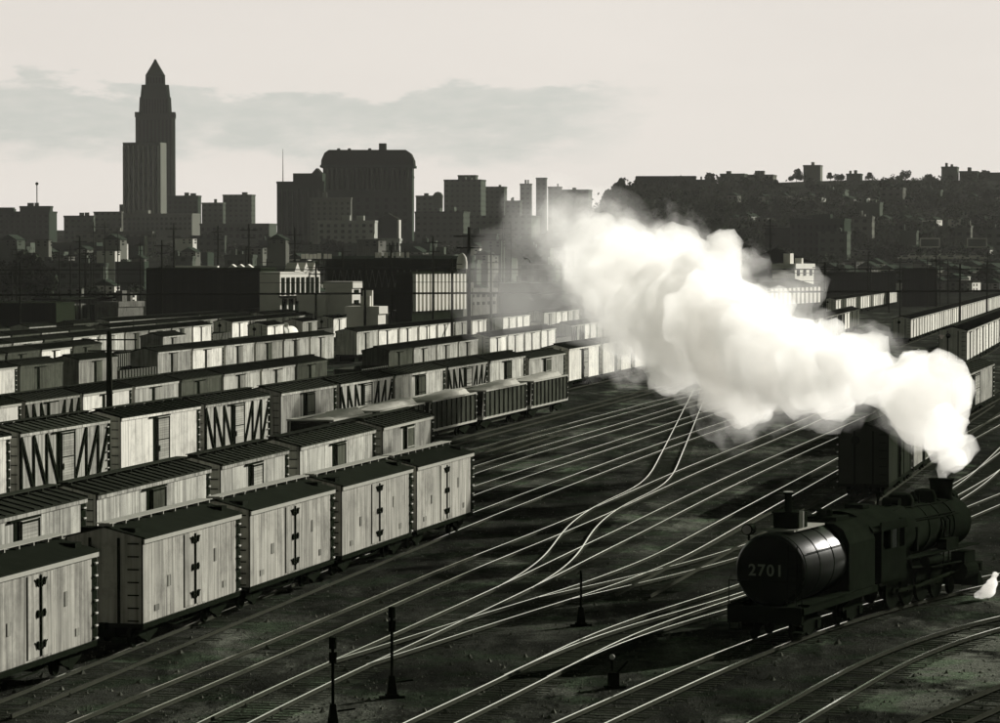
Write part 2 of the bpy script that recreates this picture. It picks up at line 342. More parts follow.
# ------------------------------------------------------------------ tracks
def catmull(P, step=1.5):
    out = []; P = [2*P[0]-P[1]] + P + [2*P[-1]-P[-2]]
    for i in range(1, len(P)-2):
        p0, p1, p2, p3 = P[i-1:i+3]; n = max(1, int((p2-p1).length/step))
        for k in range(n):
            t = k/n
            out.append(.5*((2*p1)+(p2-p0)*t+(2*p0-5*p1+4*p2-p3)*t*t+(3*p1-p0-3*p2+p3)*t**3))
    out.append(P[-2]); return out
TRN = [0]; TRACKLINES = {}
def track(label, px=None, pts=None, ext0=0, ext1=0, key=None, sleepers=True, dull=False):
    """px: picture points of the track's left rail"""
    i = TRN[0]; TRN[0] += 1
    P = [gp(x, y) for x, y in px] if px else [Vector(p) for p in pts]
    for p in P: p.z = 0
    if ext0: P.insert(0, P[0]-(P[1]-P[0]).normalized()*ext0)
    if ext1: P.append(P[-1]+(P[-1]-P[-2]).normalized()*ext1)
    C = catmull(P)
    for it in range(24):
        C = [C[0]]+[C[k]*.5+(C[k-1]+C[k+1])*.25 for k in range(1, len(C)-1)]+[C[-1]]
    nr = []
    for k, p in enumerate(C):
        d = (C[min(k+1, len(C)-1)]-C[max(k-1, 0)]).normalized(); nr.append(Vector((d.y, -d.x, 0)))
    if px: C = [p+n*.75 for p, n in zip(C, nr)]
    z0 = .003*i
    root = empty('railway_track', C[0], 0, label, 'railway track', 'tracks of the yard')
    org = C[0]
    for sgn in (-1, 1):
        prof = [(-.05, .06), (.05, .06), (.05, .07), (.0375, .10), (.036, .19), (-.036, .19), (-.0375, .10), (-.05, .07)]
        mb = MB(); n = len(prof); vs = []
        for p, nn in zip(C, nr):
            c = p+nn*sgn*.755-org; vs += [(c.x+nn.x*a, c.y+nn.y*a, b+z0) for a, b in prof]
        fs = [(k*n+j, k*n+(j+1) % n, (k+1)*n+(j+1) % n, (k+1)*n+j) for k in range(len(C)-1) for j in range(n)]
        fs += [tuple(range(n))[::-1], tuple(range((len(C)-1)*n, len(C)*n))]
        ro = mb.add(vs, fs).build('rail', 'rail rust', root)
        if not dull:
            ro.data.materials.append(MATS['rail'])
            for pl in ro.data.polygons:
                if pl.normal.z > .9 and pl.center.z > .15: pl.material_index = 1
    if sleepers:
        mb = MB(); acc = 0; rnd = random.Random(i)
        for k in range(len(C)-1):
            seg = C[k+1]-C[k]; l = seg.length
            if (C[k].y > 420): break
            while acc < l:
                p = C[k]+seg*(acc/l)-org; d = seg.normalized(); nn = nr[k]; w = .11+rnd.random()*.02; e = rnd.uniform(-.06, .06)
                a = p-nn*(1.3+e); b = p+nn*(1.3-e); h = .003+rnd.uniform(-.007, .007)+i*.0006
                mb.add([a-d*w+Vector((0,0,-.05)), a+d*w+Vector((0,0,-.05)), b+d*w+Vector((0,0,-.05)), b-d*w+Vector((0,0,-.05)),
                        a-d*w+Vector((0,0,h)), a+d*w+Vector((0,0,h)), b+d*w+Vector((0,0,h)), b-d*w+Vector((0,0,h))],
                       [(4,5,6,7),(0,1,5,4),(1,2,6,5),(2,3,7,6),(3,0,4,7)])
                acc += .56 if rnd.random() < .82 else 1.12
            acc -= l
        if mb.v: mb.build('sleepers', 'sleeper', root)
    if key: TRACKLINES[key] = (C, nr)
    return root

track('straight track running under the nearest line of pale refrigerator cars', [(455, 528-5), (475, 515), (575, 477), (662, 445), (750, 415)], ext0=75, ext1=160)
track('long straight track just right of the nearest refrigerator cars', [(82, 723), (250, 654), (450, 569), (499, 550), (587, 514), (672, 476), (767, 437), (837, 407)], ext0=25, ext1=120)
track('straight track left of the crossover, beyond the end of the nearest car line', [(400, 517), (480, 487), (637, 436), (700, 415)], ext1=150)
track('faint pale track just past the corner of the last refrigerator car', [(400, 496), (480, 467), (625, 424), (700, 401)], ext1=150)
track('track running along the open hopper cars toward the steam', [(380, 482), (475, 451), (662, 401)], ext0=20, ext1=150)
track('track close beside the bracing of the hopper cars', [(380, 462), (475, 436), (640, 393)], ext0=40, ext1=150, dull=True)
track('track with switch at lower left running straight through the middle of the yard', [(215, 721), (278, 690), (327, 668), (390, 641), (450, 613), (497, 592), (518, 582), (580, 551), (600, 542), (727, 480), (840, 430)], ext0=30, ext1=120)
track('crossover track bending sharply left across the other tracks', [(497, 592), (518, 581), (536, 570), (554, 550), (562, 535), (590, 512), (615, 500), (637, 490), (650, 477), (662, 455), (685, 409)], ext1=40)
track('track leaving the lower left switch toward the tall dark boxcar end', [(327, 668), (385, 650), (450, 629), (470, 622), (539, 602), (582, 589), (617, 575), (654, 560), (700, 535), (839, 460)], ext1=120)
track('branch track passing just above the lettered tender', [(539, 602), (592, 590), (660, 574), (700, 564), (715, 559), (760, 544), (792, 530), (839, 502), (900, 470)], ext1=90)
track('track curving behind the locomotive from the lower middle', [(450, 708), (526, 672), (577, 644), (642, 620), (700, 602), (739, 590), (850, 540), (964, 481), (1000, 455)], ext0=30, ext1=60)
track('twin branch track curving just inside the one behind the locomotive', [(505, 681), (535, 665), (563, 651), (627, 630), (700, 611), (739, 599), (870, 550), (980, 505), (1000, 497)], ext1=60)
# locomotive track: straight then an even curve to the right
LP = [gp(569, 723), gp(640, 691), gp(700, 664)]
p = LP[-1].copy(); a = math.atan2((LP[2]-LP[1]).x, (LP[2]-LP[1]).y)
for k in range(30):
    a2 = a + R(14)*min(1, (k+1)*3/34)
    p = p + Vector((math.sin(a2), math.cos(a2), 0))*3; LP.append(p.copy())
track('track under the black steam locomotive curving off to the right', pts=[q+Vector((math.cos(a), -math.sin(a), 0))*.75 for q in LP], ext0=30, key='loco')
track('curved track in the lower right corner in front of the locomotive', [(760, 723), (820, 689), (880, 656), (940, 635), (1000, 620), (1060, 608)], ext0=30, ext1=20)
track('dull half buried track cut off by the lower right corner', [(934, 719), (1000, 690), (1060, 668)], ext0=30, ext1=20, dull=True)
track('pale track running off the right edge above the locomotive', [(905, 520), (964, 484), (1010, 441)], ext1=90)

rg = random.Random(9); mb = MB()
for k in range(9000):
    x = rg.uniform(-20, 1020); y = 285+rg.random()**.6*440
    if y < 400: continue
    p = gp(x, y); w = rg.uniform(.02, .075)*(1 if rg.random() < .93 else 2.2); h = w*rg.uniform(.5, 1.3); a = rg.uniform(0, 3); c_, s_ = math.cos(a)*w, math.sin(a)*w*.7
    mb.add([p+Vector((c_, s_, -.01)), p+Vector((-s_, c_, -.01)), p+Vector((-c_, -s_, -.01)), p+Vector((s_, -c_, -.01)), p+Vector((c_*.2, s_*.3, h))], [(0, 1, 4), (1, 2, 4), (2, 3, 4), (3, 0, 4)])
mat('clinker', (.10, .105, .085), .9, .6, .4)
tag(mb.build('loose_stones', 'clinker'), 'loose stones and clinker lying between the tracks', 'gravel', kind='stuff')
# ------------------------------------------------------------------ freight cars
def ladder_mb(x, y, z0, z1, axis='x', w=.42, n=6):
    mb = MB()
    for i in range(n):
        z = z0 + (z1-z0)*i/(n-1)
        if axis == 'x': mb.bar((x-w/2+.05, y, z), (x+w/2-.12, y, z), .06)
        else: mb.bar((x, y-w/2, z), (x, y+w/2, z), .045)
    return mb
def add_trucks(root, Lc, wheels=True):
    for s in (-1, 1):
        xc = s*(Lc/2-1.75); mb = MB()
        for y in (-1.02, 1.02):
            mb.prism([(xc-1.15, .50), (xc-.35, .26), (xc+.35, .26), (xc+1.15, .50), (xc+1.15, .66), (xc+.4, .82), (xc-.4, .82), (xc-1.15, .66)], y-.07, y+.07, 'y')
        mb.box(xc-.2, xc+.2, -1.1, 1.1, .42, .72)
        for e in (-.85, .85): mb.tube([(xc+e, -1.1, .44), (xc+e, 1.1, .44)], .07, 6)
        tr = mb.build('bogie', 'iron', root)
        if wheels:
            for e in (-.85, .85):
                for y in (-.76, .76):
                    w = MB().tube([(xc+e, y-.07, .44), (xc+e, y+.07, .44)], .42, 14)
                    w.tube([(xc+e, y-.02, .44), (xc+e, y+.1*(1 if y > 0 else -1), .44)], .12, 8)
                    w.build('wheel', 'iron', tr)
def make_boxcar(name, cat, side, roofm, Lc=12.4, W=2.95, sill=1.0, eave=4.0, style='sliding', door=None, lod=0, vent=False):
    root = empty(name, (0, 0, 0), 0, 'x', cat)
    h = W/2; pk = eave+.36
    b = MB().prism([(-h, sill), (h, sill), (h, eave), (0, pk), (-h, eave)], -Lc/2, Lc/2)
    body = b.build('body', side, root)
    ro = MB(); o = .09
    for s in (-1, 1):
        ro.prism([(s*(h+o), eave-.03), (s*(h+o), eave+.03), (0, pk+.06), (0, pk)][::s], -Lc/2-.05, Lc/2+.05)
        k = 0
        n = int(Lc/.9)
        for i in (range(n+1) if style != 'hinged' else ()):
            x = -Lc/2+.03+i*(Lc-.06)/n
            ro.bar((x, s*(h+o+.012), eave+.05), (x, s*.02, pk+.085), .05, .06)
    roof = ro.build('roof', roofm, root)
    rb = MB(); 
    for y in (-.19, 0, .19): rb.box(-Lc/2-.2, Lc/2+.2, y-.085, y+.085, pk+.16, pk+.19)
    for i in range(9): x = -Lc/2+.2+i*(Lc-.4)/8; rb.box(x-.04, x+.04, -.27, .27, pk+.04, pk+.16)
    rb.build('running_board', 'roof metal' if style != 'hinged' else 'trim', roof)
    et = MB()
    for s in (-1, 1): et.box(-Lc/2-.02, Lc/2+.02, s*(h+.035)-.03, s*(h+.035)+.03, eave-.20, eave-.045)
    et.build('eave_trim', 'trim' if style in ('hinged', 'panel') else side, root)
    # floor sill
    u = MB().box(-Lc/2, Lc/2, -h+.05, h-.05, sill-.16, sill-.002)
    for s in (-1, 1): u.box(-Lc/2+.02, Lc/2-.02, s*h-.03*s-.03, s*h-.03*s+.05, sill-.2, sill+.02)
    if lod == 0:
        u.box(-Lc/2+.3, Lc/2-.3, -.3, .3, sill-.55, sill-.16); u.tube([(-1.2, .5, .72), (-.5, .5, .72)], .18, 8)
        u.box(1.0, 2.0, -.9, -.5, .45, .8); u.bar((-3.5, -1, .82), (-1, -1, .45), .05); u.bar((-1, -1, .45), (1, -1, .45), .05); u.bar((1, -1, .45), (3.5, -1, .82), .05)
        for s in (-1, 1): u.box(s*Lc/2-.02, s*(Lc/2+.42), -.13, .13, .78, 1.02) if s > 0 else u.box(-Lc/2-.42, -Lc/2+.02, -.13, .13, .78, 1.02)
    u.build('underframe', 'iron', root)
    for s in (-1, 1):
        y = s*h
        if style == 'hinged':
            w = 1.25; d = MB()
            d.box(-w, -.03, y-.001 if s < 0 else y-.03, y+.03 if s > 0 else y+.001, sill+.08, eave-.26) if False else None
            yy0, yy1 = (y-.045, y+.01) if s < 0 else (y-.01, y+.045)
            for x0, x1 in ((-w, -.035), (.035, w)): MB().box(x0, x1, yy0, yy1, sill+.10, eave-.26).build('door', side, root)
            fr = MB(); yo = y+s*.055
            fr.bar((0, yo, sill+.12), (0, yo, eave-.3), .11, .07, (0, 1, 0))
            fr.build('locking_bar', 'iron', root)
            for zz in (sill+.5, (sill+eave)/2-.02, eave-.52):
                big = zz != (sill+eave)/2-.02
                for e in (-1, 1):
                    q = MB(); q.bar((e*.06, yo, zz), (e*(.5 if big else .38), yo, zz), .05, .035); q.ball((e*(.34), yo+s*.02, zz), .13, .9, .35, 1.15, 8)
                    if big: q.bar((e*.15, yo, zz-.16), (e*.62, yo, zz+.1), .045, .03)
                    q.build('hinge', 'iron', root)
            for px_, pz_, pw, ph in ((-3.1, 2.3, .32, .42), (-4.6, 1.45, .5, .22), (2.7, 2.75, .22, .5), (3.9, 1.5, .34, .26)):
                MB().box(px_*-s-pw/2, px_*-s+pw/2, y-.03 if s < 0 else y-.005, y+.005 if s < 0 else y+.03, pz_-ph/2, pz_+ph/2).build('placard', 'mid boards', root)
        elif style in ('sliding', 'braced', 'panel'):
            w = .92; yy0, yy1 = (y-.11, y+.01) if s < 0 else (y-.01, y+.11)
            d = MB().box(-w, w, yy0, yy1, sill+.04, eave-.3)
            dd = d.build('door', door or side, root)
            if lod == 0:
                f = MB(); yo = y+s*.125
                for z in (sill+.1, (sill+eave)/2, eave-.38): f.bar((-w, yo, z), (w, yo, z), .07, .05, (0, 1, 0)) if z != (sill+eave)/2 else f.bar((-w, yo, z), (w, yo, z), .05, .04, (0, 1, 0))
                for x in (-w+.03, w-.03): f.bar((x, yo, sill+.06), (x, yo, eave-.32), .06, .05, (0, 1, 0))
                f.box(-w+.1, -w+.3, yo-.03, yo+.03, sill+1.0, sill+1.35)
                f.build('door_frame', 'iron' if style != 'panel' else 'trim', dd)
            e_ = 1 if s < 0 else -1
            MB().box(min(e_*-1.42, e_*-.93), max(e_*-1.42, e_*-.93), min(y, y+s*.02), max(y, y+s*.02), sill+.03, eave-.29).build('doorway', 'iron', root)
            tr = MB().box(-w*2.2, w*1.15, min(y, y+s*.14), max(y, y+s*.14), eave-.28, eave-.215); tr.build('door_track', 'iron', root)
        if style == 'braced':
            br = MB(); yo = y+s*.045; z0 = sill+.06; z1 = eave-.25
            xs = [1.05, 1.05+(Lc/2-1.05)/3, 1.05+2*(Lc/2-1.05)/3, Lc/2-.08]
            for e in (-1, 1):
                for i, x in enumerate(xs): br.bar((e*x, yo, z0), (e*x, yo, z1), .18, .08, (0, 1, 0))
                for i in range(3):
                    a_, c_ = (xs[i], xs[i+1]) 
                    br.bar((e*a_, yo+s*.004*(i+1), z0), (e*c_, yo+s*.004*(i+1), z1), .21, .075, (0, 1, 0))
            br.box(-Lc/2, Lc/2, yo-.04, yo+.035, sill-.1, sill+.1)
            br.build('truss_bracing', 'iron', root)
        if lod < 2:
            e = 1 if s < 0 else -1; xl = e*(Lc/2-.32)
            if style != 'braced':
                MB().box(min(xl-.27, xl+.27), max(xl-.27, xl+.27), min(y, y+s*.014), max(y, y+s*.014), sill+.03, eave-.24).build('gap_shade', 'iron', root)  # dark strip paints in the shade of the gap between cars
            ladder_mb(xl, y+s*.09, sill+.1, eave-.4, 'x', .42, 7).build('ladder', 'rung', root)
    if lod < 2:
        ladder_mb(-Lc/2-.1, -h+.35, sill+.1, eave-.2, 'y', .42, 7).build('end_ladder', 'iron', root)
        e = MB()
        for s in (-1, 1):
            x = s*Lc/2
            for y in (-h+.02, -.55, .55, h-.02): e.box(min(x, x+s*.05), max(x, x+s*.05), y-.05 if abs(y) < 1 else y-.02, y+.05 if abs(y) < 1 else y+.02, sill, eave)
        e.build('end_posts', 'iron', root)
        bw_ = MB().tube([(-Lc/2-.28, .45, pk-.9), (-Lc/2-.25, .45, pk-.9)], .26, 14); bw_.bar((-Lc/2-.2, .45, .9), (-Lc/2-.2, .45, pk-.8), .04)
        bw_.build('brake_wheel', 'iron', root)
    if vent:
        for x in (-Lc/2+.75, Lc/2-.75):
            for y in (-.75, .75): MB().box(x-.35, x+.35, y-.3, y+.3, eave+.12, eave+.33).build('ice_hatch', roofm, roof)
    add_trucks(root, Lc, lod == 0) if lod < 2 else MB().box(-Lc/2+.6, -Lc/2+2.8, -1, 1, .05, .85).box(Lc/2-2.8, Lc/2-.6, -1, 1, .05, .85).build('bogies', 'iron', root)
    return root
def make_hopper(name, loadm, Lc=10.6, W=3.0, top=3.25):
    root = empty(name, (0, 0, 0), 0, 'x', 'hopper car'); h = W/2; z0 = 1.15; t = .06
    b = MB()
    for s in (-1, 1): b.box(-Lc/2+.45, Lc/2-.45, min(s*h, s*(h-t)), max(s*h, s*(h-t)), z0, top)
    for s in (-1, 1): b.prism([(s*(Lc/2-.45), top), (s*(Lc/2-.50), top), (s*(Lc/2-2.6), 1.1), (s*(Lc/2-2.5), 1.1)][::s], -h+t, h-t, 'y')
    b.prism([(-2.4, 1.0), (2.4, 1.0), (1.6, .45), (-1.6, .45)], -.9, .9, 'y')
    b.build('body', 'steel dark', root)
    rb = MB(); n = 9
    for s in (-1, 1):
        for i in range(n+1): x = -Lc/2+.5+i*(Lc-1.0)/n; rb.box(x-.045, x+.045, min(s*h, s*(h+.11)), max(s*h, s*(h+.11)), z0, top-.04)
    rb.build('side_ribs', 'steel dark', root)
    rm = MB()
    for s in (-1, 1):
        rm.box(-Lc/2+.4, Lc/2-.4, min(s*(h-.05), s*(h+.14)), max(s*(h-.05), s*(h+.14)), top-.02, top+.1)
        rm.box(min(s*(Lc/2-.4), s*(Lc/2-.52)), max(s*(Lc/2-.4), s*(Lc/2-.52)), -h+.05, h-.05, top-.02, top+.1)
    rm.build('top_rim', 'trim', root)
    sl = MB().box(-Lc/2, Lc/2, -h, h, .95, 1.13)
    for s in (-1, 1): sl.box(min(s*Lc/2, s*(Lc/2+.4)), max(s*Lc/2, s*(Lc/2+.4)), -.13, .13, .78, .94)
    sl.build('side_sill', 'trim', root)
    cp = MB()
    for sx in (-1, 1):
        for sy in (-1, 1): cp.bar((sx*(Lc/2-.1), sy*(h-.1), 1.1), (sx*(Lc/2-.45), sy*(h-.1), top-.05), .08)
    cp.build('end_posts', 'trim', root)
    # mounded load
    vs = []; fs = []; nx, ny = 22, 8; rn = random.Random(3)
    for i in range(nx+1):
        for j in range(ny+1):
            u = i/nx*2-1; v = j/ny*2-1
            z = top-.12 + .75*((u+1)/1.8 if u < .8 else (1-u)/.2)*(1-.55*(v*.5+.5)**1.3)*(1-abs(v)**6) + rn.uniform(-.05, .05)
            vs.append((u*(Lc/2-.53), v*(h-.08), z))
    for i in range(nx):
        for j in range(ny): a_ = i*(ny+1)+j; fs.append((a_, a_+ny+1, a_+ny+2, a_+1))
    MB().add(vs, fs).build('load', loadm, root, smooth=True)
    ladder_mb(Lc/2-.25, -h-.05, 1.2, top-.1, 'x', .38, 5).build('ladder', 'rung', root)
    ladder_mb(-Lc/2+.2, -h-.05, 1.2, top-.1, 'x', .34, 5).build('ladder', 'rung', root)
    add_trucks(root, Lc); return root
def make_gondola():
    root = empty('gondola_car', (0, 0, 0), 0, 'x', 'gondola car'); Lc = 12.4; h = 1.45; z0, top = 1.05, 2.6
    b = MB().box(-Lc/2, Lc/2, -h, h, z0, z0+.15)
    for s in (-1, 1): b.box(-Lc/2, Lc/2, min(s*h, s*(h-.06)), max(s*h, s*(h-.06)), z0+.15, top); b.box(min(s*Lc/2, s*(Lc/2-.06)), max(s*Lc/2, s*(Lc/2-.06)), -h+.06, h-.06, z0+.15, top)
    b.build('body', 'steel dark', root)
    r = MB()
    for s in (-1, 1):
        for i in range(13): x = -Lc/2+.05+i*(Lc-.1)/12; r.box(x-.05, x+.05, min(s*h, s*(h+.1)), max(s*h, s*(h+.1)), z0, top)
    r.build('side_ribs', 'trim', root)
    MB().box(-Lc/2+.1, Lc/2-.1, -h+.1, h-.1, z0+.2, top-.35).build('load', 'coal', root)
    MB().box(-Lc/2+.6, -Lc/2+2.8, -1, 1, .05, .9).box(Lc/2-2.8, Lc/2-.6, -1, 1, .05, .9).build('bogies', 'iron', root)
    return root
def make_tankcar():
    root = empty('tank_car', (0, 0, 0), 0, 'x', 'tank car')
    MB().tube([(-5.1, 0, 2.35), (-4.95, 0, 2.35), (-4.8, 0, 2.35), (4.8, 0, 2.35), (4.95, 0, 2.35), (5.1, 0, 2.35)], [.7, 1.05, 1.15, 1.15, 1.05, .7], 20).build('tank', 'white paint', root, smooth=True)
    MB().tube([(0, 0, 3.4), (0, 0, 3.95), (0, 0, 4.05)], [.6, .6, .4], 14).build('dome', 'white paint', root, smooth=True)
    MB().box(-5.6, 5.6, -1.35, 1.35, 1.0, 1.18).build('frame', 'iron', root)
    MB().box(-5, -2.8, -1, 1, .05, .95).box(2.8, 5, -1, 1, .05, .95).build('bogies', 'iron', root)
    return root
P_ = {}
P_['reefer'] = make_boxcar('refrigerator_car', 'refrigerator car', 'reefer boards', 'roof tar', 12.3, eave=4.1, style='hinged', vent=True)
P_['box_pale'] = make_boxcar('boxcar', 'boxcar', 'pale boards', 'roof metal', 12.4, eave=4.1, style='sliding', door='flat boards')
P_['box_panel'] = make_boxcar('boxcar', 'boxcar', 'pale boards', 'roof metal', 12.4, eave=4.1, style='panel', door='dark boards')
P_['box_long'] = make_boxcar('automobile_boxcar', 'boxcar', 'pale boards', 'roof metal', 15.4, eave=4.1, style='sliding', door='dark boards')
P_['braced'] = make_boxcar('braced_boxcar', 'boxcar', 'pale boards', 'roof metal', 12.4, eave=4.45, style='braced', door='flat boards')
P_['box_dark'] = make_boxcar('boxcar', 'boxcar', 'black boards', 'roof tar', 12.4, eave=4.1, style='sliding', door='black boards')
P_['tall'] = make_boxcar('boxcar', 'boxcar', 'steel pale', 'roof tar', 12.4, eave=4.45, style='sliding', door='flat boards')
P_['tall_dark'] = make_boxcar('boxcar', 'boxcar', 'pale boards', 'roof metal', 12.4, eave=4.45, style='sliding', door='dark boards')
P_['f_pale'] = make_boxcar('boxcar', 'boxcar', 'pale boards', 'roof metal', 12.4, eave=4.1, style='sliding', door='mid boards', lod=2)
P_['f_white'] = make_boxcar('boxcar', 'boxcar', 'steel pale', 'roof tar', 12.4, eave=4.1, style='panel', door='steel pale', lod=1)
P_['f_dark'] = make_boxcar('boxcar', 'boxcar', 'dark boards', 'roof metal', 12.4, eave=4.1, style='sliding', door='dark boards', lod=2)
P_['f_mid'] = make_boxcar('boxcar', 'boxcar', 'mid boards', 'roof tar', 12.4, eave=4.1, style='sliding', door='dark boards', lod=2)
P_['f_braced'] = make_boxcar('braced_boxcar', 'boxcar', 'mid boards', 'roof metal', 12.4, eave=4.1, style='braced', door='mid boards', lod=2)
P_['hopper'] = make_hopper('hopper_car', 'load')
P_['gondola'] = make_gondola(); P_['tank'] = make_tankcar()
LEN = dict(reefer=12.3, box_pale=12.4, box_panel=12.4, box_long=15.4, box_dark=12.4, braced=12.4, tall=12.4, tall_dark=12.4, hopper=10.6, hopper_coal=10.6, gondola=12.4, tank=11.2)
LOOK = dict(reefer='pale refrigerator car with black hinges', box_pale='pale boarded boxcar with slatted door', box_panel='pale boxcar with dark door', box_long='long pale boxcar with dark door',
            box_dark='dark boxcar', braced='boxcar with dark diagonal braces', tall='tall pale steel boxcar', tall_dark='tall boxcar with dark door', f_pale='small pale boxcar', f_white='bright white boxcar', f_dark='dark boxcar', f_mid='grey boxcar',
            f_braced='grey braced boxcar', hopper='black hopper car with pale load', hopper_coal='ribbed black hopper car heaped with dark load', gondola='low ribbed gondola car', tank='white tank car')
ROW_SEGS = []
def row(desc, e0, e1, eave, cars, start=None, stop=None, gap=.95, scale=1.0, W=2.95, track_ok=True, group=None):
    """e0,e1: picture points on the sunlit eave; cars: list of kind or (kind, left px, right px) ; start/stop in px when filling"""
    A = gp(e0[0], e0[1], eave); B = gp(e1[0], e1[1], eave); d = (B-A); d.z = 0; d.normalize()
    nrm = Vector((-d.y, d.x, 0))                        # to the left of the row
    rz = math.atan2(d.y, d.x)
    def t_of(px):                                       # where the row's eave crosses this picture column
        k = (px-500)/F; ce = math.cos(PITCH); # depth = y*cos + (CH-z)*sin
        cz = (CH-eave)*math.sin(PITCH)
        # X = k*(Y*ce+cz)
        return (k*(A.y*ce+cz)-A.x)/(d.x-k*d.y*ce)
    out = []; t = t_of(start) if start is not None else None
    for i, c in enumerate(cars):
        if isinstance(c, tuple) and len(c) == 3:
            k, p0, p1 = c; ta, tb = t_of(p0), t_of(p1); mid = (ta+tb)/2; sx = (tb-ta)/LEN.get(k, 12.4)
        else:
            g = gap
            if isinstance(c, tuple): c, g = c
            k = c; l = LEN.get(k, 12.4)*scale; mid = t+l/2; t += l+g; sx = scale
        if k is None or (stop and t > t_of(stop)): continue
        P = A+d*mid+nrm*(W/2*scale); P.z = .19
        place(P_[k], P, rz, LOOK[k]+', '+ORD[len(out)]+' from left in '+desc, group or 'freight cars in the yard', (sx, scale, scale))
        out.append(mid)
    a_, b_ = min(out)-60, max(out)+60
    return A, d, nrm, a_, b_
def row_track(r, label, ext=(0, 0)):
    A, d, n, a_, b_ = r
    p = A+d*(a_-ext[0])+n*1.475; q = A+d*(b_+ext[1])+n*1.475; p.z = q.z = 0
    track(label, pts=[p, (p+q)/2, q], sleepers=p.y < 300, dull=True)
rnd = random.Random(11)
def fill(n, kinds, weights, gaps=.12):
    return [(rnd.choices(kinds, weights)[0], 14*rnd.random()+2 if rnd.random() < gaps else .95) for _ in range(n)]

row('nearest line', (97, 555), (473, 455), 4.13, [('reefer', -150, -38), ('reefer', -25, 97), ('reefer', 143, 240), ('reefer', 250, 334), ('reefer', 342, 412), ('reefer', 417, 473)])
r = row('second line from the front', (0, 522), (433, 418), 4.13, [('box_pale', -160, -50), ('box_pale', -38, 86), ('box_long', 97, 210), ('box_pale', 221, 288), ('box_long', 300, 375), ('box_panel', 383, 433)])
row_track(r, 'track hidden beneath the second line of boxcars')
r = row('third line from the front', (20, 436), (569, 350), 4.5, [('tall', -80, 10), ('braced', 20, 109), ('tall', 121, 200), ('braced', 205, 269), ('tall_dark', 281, 336), ('braced', 340, 392), ('tall_dark', 395, 445), ('braced', 448, 487), ('tall_dark', 490, 525), ('box_panel', 529, 565), ('tall', 569, 600), ('tall', 603, 632), ('tall', 635, 660), ('tall', 663, 686)])
row_track(r, 'track hidden beneath the third line of tall boxcars')
r = row('hopper line', (450, 400), (567, 377), 3.3, [('hopper', 330, 372), ('hopper', 376, 425), ('hopper', 429, 477), ('hopper', 483, 527), ('hopper', 531, 568)], W=3.0, group='hopper cars')
FK = ['f_pale', 'f_white', 'f_dark', 'f_mid', 'f_braced', 'gondola', 'tank']
row('fourth line from the front', (114, 392), (360, 357), 4.1, fill(22, FK, [5, 4, 3, 2, 2, 1, 0]), start=-40, stop=640)
row('fifth line from the front', (147, 355), (350, 334), 4.1, fill(24, FK, [4, 7, 1, 1, 0, .4, 0], .06), start=-30, stop=650)
row('sixth line from the front', (0, 356), (307, 322.5), 4.1, fill(26, FK, [5, 4, 3, 2, 1, 3, 1], .2), start=-30, stop=650)
row('seventh line from the front', (0, 346), (400, 307), 4.1, fill(26, FK, [4, 4, 4, 3, 1, 2, .5], .2), start=-20, stop=650)
row('eighth line from the front', (0, 338), (350, 308.5), 4.1, fill(24, FK, [5, 4, 3, 2, 1, 1, .5], .2), start=-20, stop=650)
row('ninth line from the front', (0, 330.5), (350, 306), 4.1, fill(22, FK, [5, 4, 3, 2, 1, 1, .3], .25), start=-20, stop=650)
# right-hand side of the yard
r = row('short line behind locomotive', (889, 434), (1000, 374), 4.13, [('box_dark', 889, 911), ('box_panel', 914, 935)])
row_track(r, 'track under the dark boxcar behind the locomotive', (-52, 40))
r = row('right-edge line behind steam', (930, 392), (994, 365), 4.13, [('box_pale', 925, 952), ('box_pale', 956, 994)])
row_track(r, 'track under the right-edge boxcars behind the steam', (60, 40))
r = row('tall line by the right edge', (967, 332), (1000, 318.5), 4.95, ['f_white']*8, start=967, stop=1040, scale=1.2)
row_track(r, 'track under the tall right-edge boxcars', (60, 40))
r = row('long white right-hand line', (930, 315), (1000, 296), 4.1, ['f_white']*26, start=911, stop=1060)
row_track(r, 'track under the long white line of boxcars', (60, 40))
r = row('ribbed line left of white boxcars', (855, 311), (912, 297), 4.1, ['f_pale', 'f_braced', 'f_braced', 'f_braced', 'f_braced', 'f_white', 'f_dark', 'f_dark'], start=815)
row_track(r, 'track under the ribbed boxcars at the right', (60, 40))
row('farthest line at the right', (840, 300), (1000, 277), 4.1, ['f_white', 'f_dark', 'f_white', 'f_white', 'f_dark', 'f_white', 'f_white', 'f_mid', 'f_white', 'f_white', 'f_white', 'f_dark', 'f_white', 'f_white'], start=836)
row('last line at far right', (880, 288), (1000, 274), 4.1, ['f_white', 'f_pale', 'f_dark', 'f_white', 'f_pale', 'f_dark', 'f_white', 'f_pale'], start=890)

# ------------------------------------------------------------------ locomotive and tender
C, NR = TRACKLINES['loco']
ARC = [0]
for k in range(1, len(C)): ARC.append(ARC[-1]+(C[k]-C[k-1]).length)
def on_track(s_):
    for k in range(len(ARC)-1):
        if ARC[k+1] >= s_: return C[k]+(C[k+1]-C[k])*((s_-ARC[k])/(ARC[k+1]-ARC[k]))
s0 = next(ARC[k] for k in range(len(C)) if C[k].y > 113.2) + 4.0
def seat(s_, l):
    p, q = on_track(s_+1.5), on_track(s_+l-1.5); d = (q-p).normalized(); o = (p+q)/2-d*l/2; o.z = .19+.036
    return o, math.atan2(d.y, d.x)

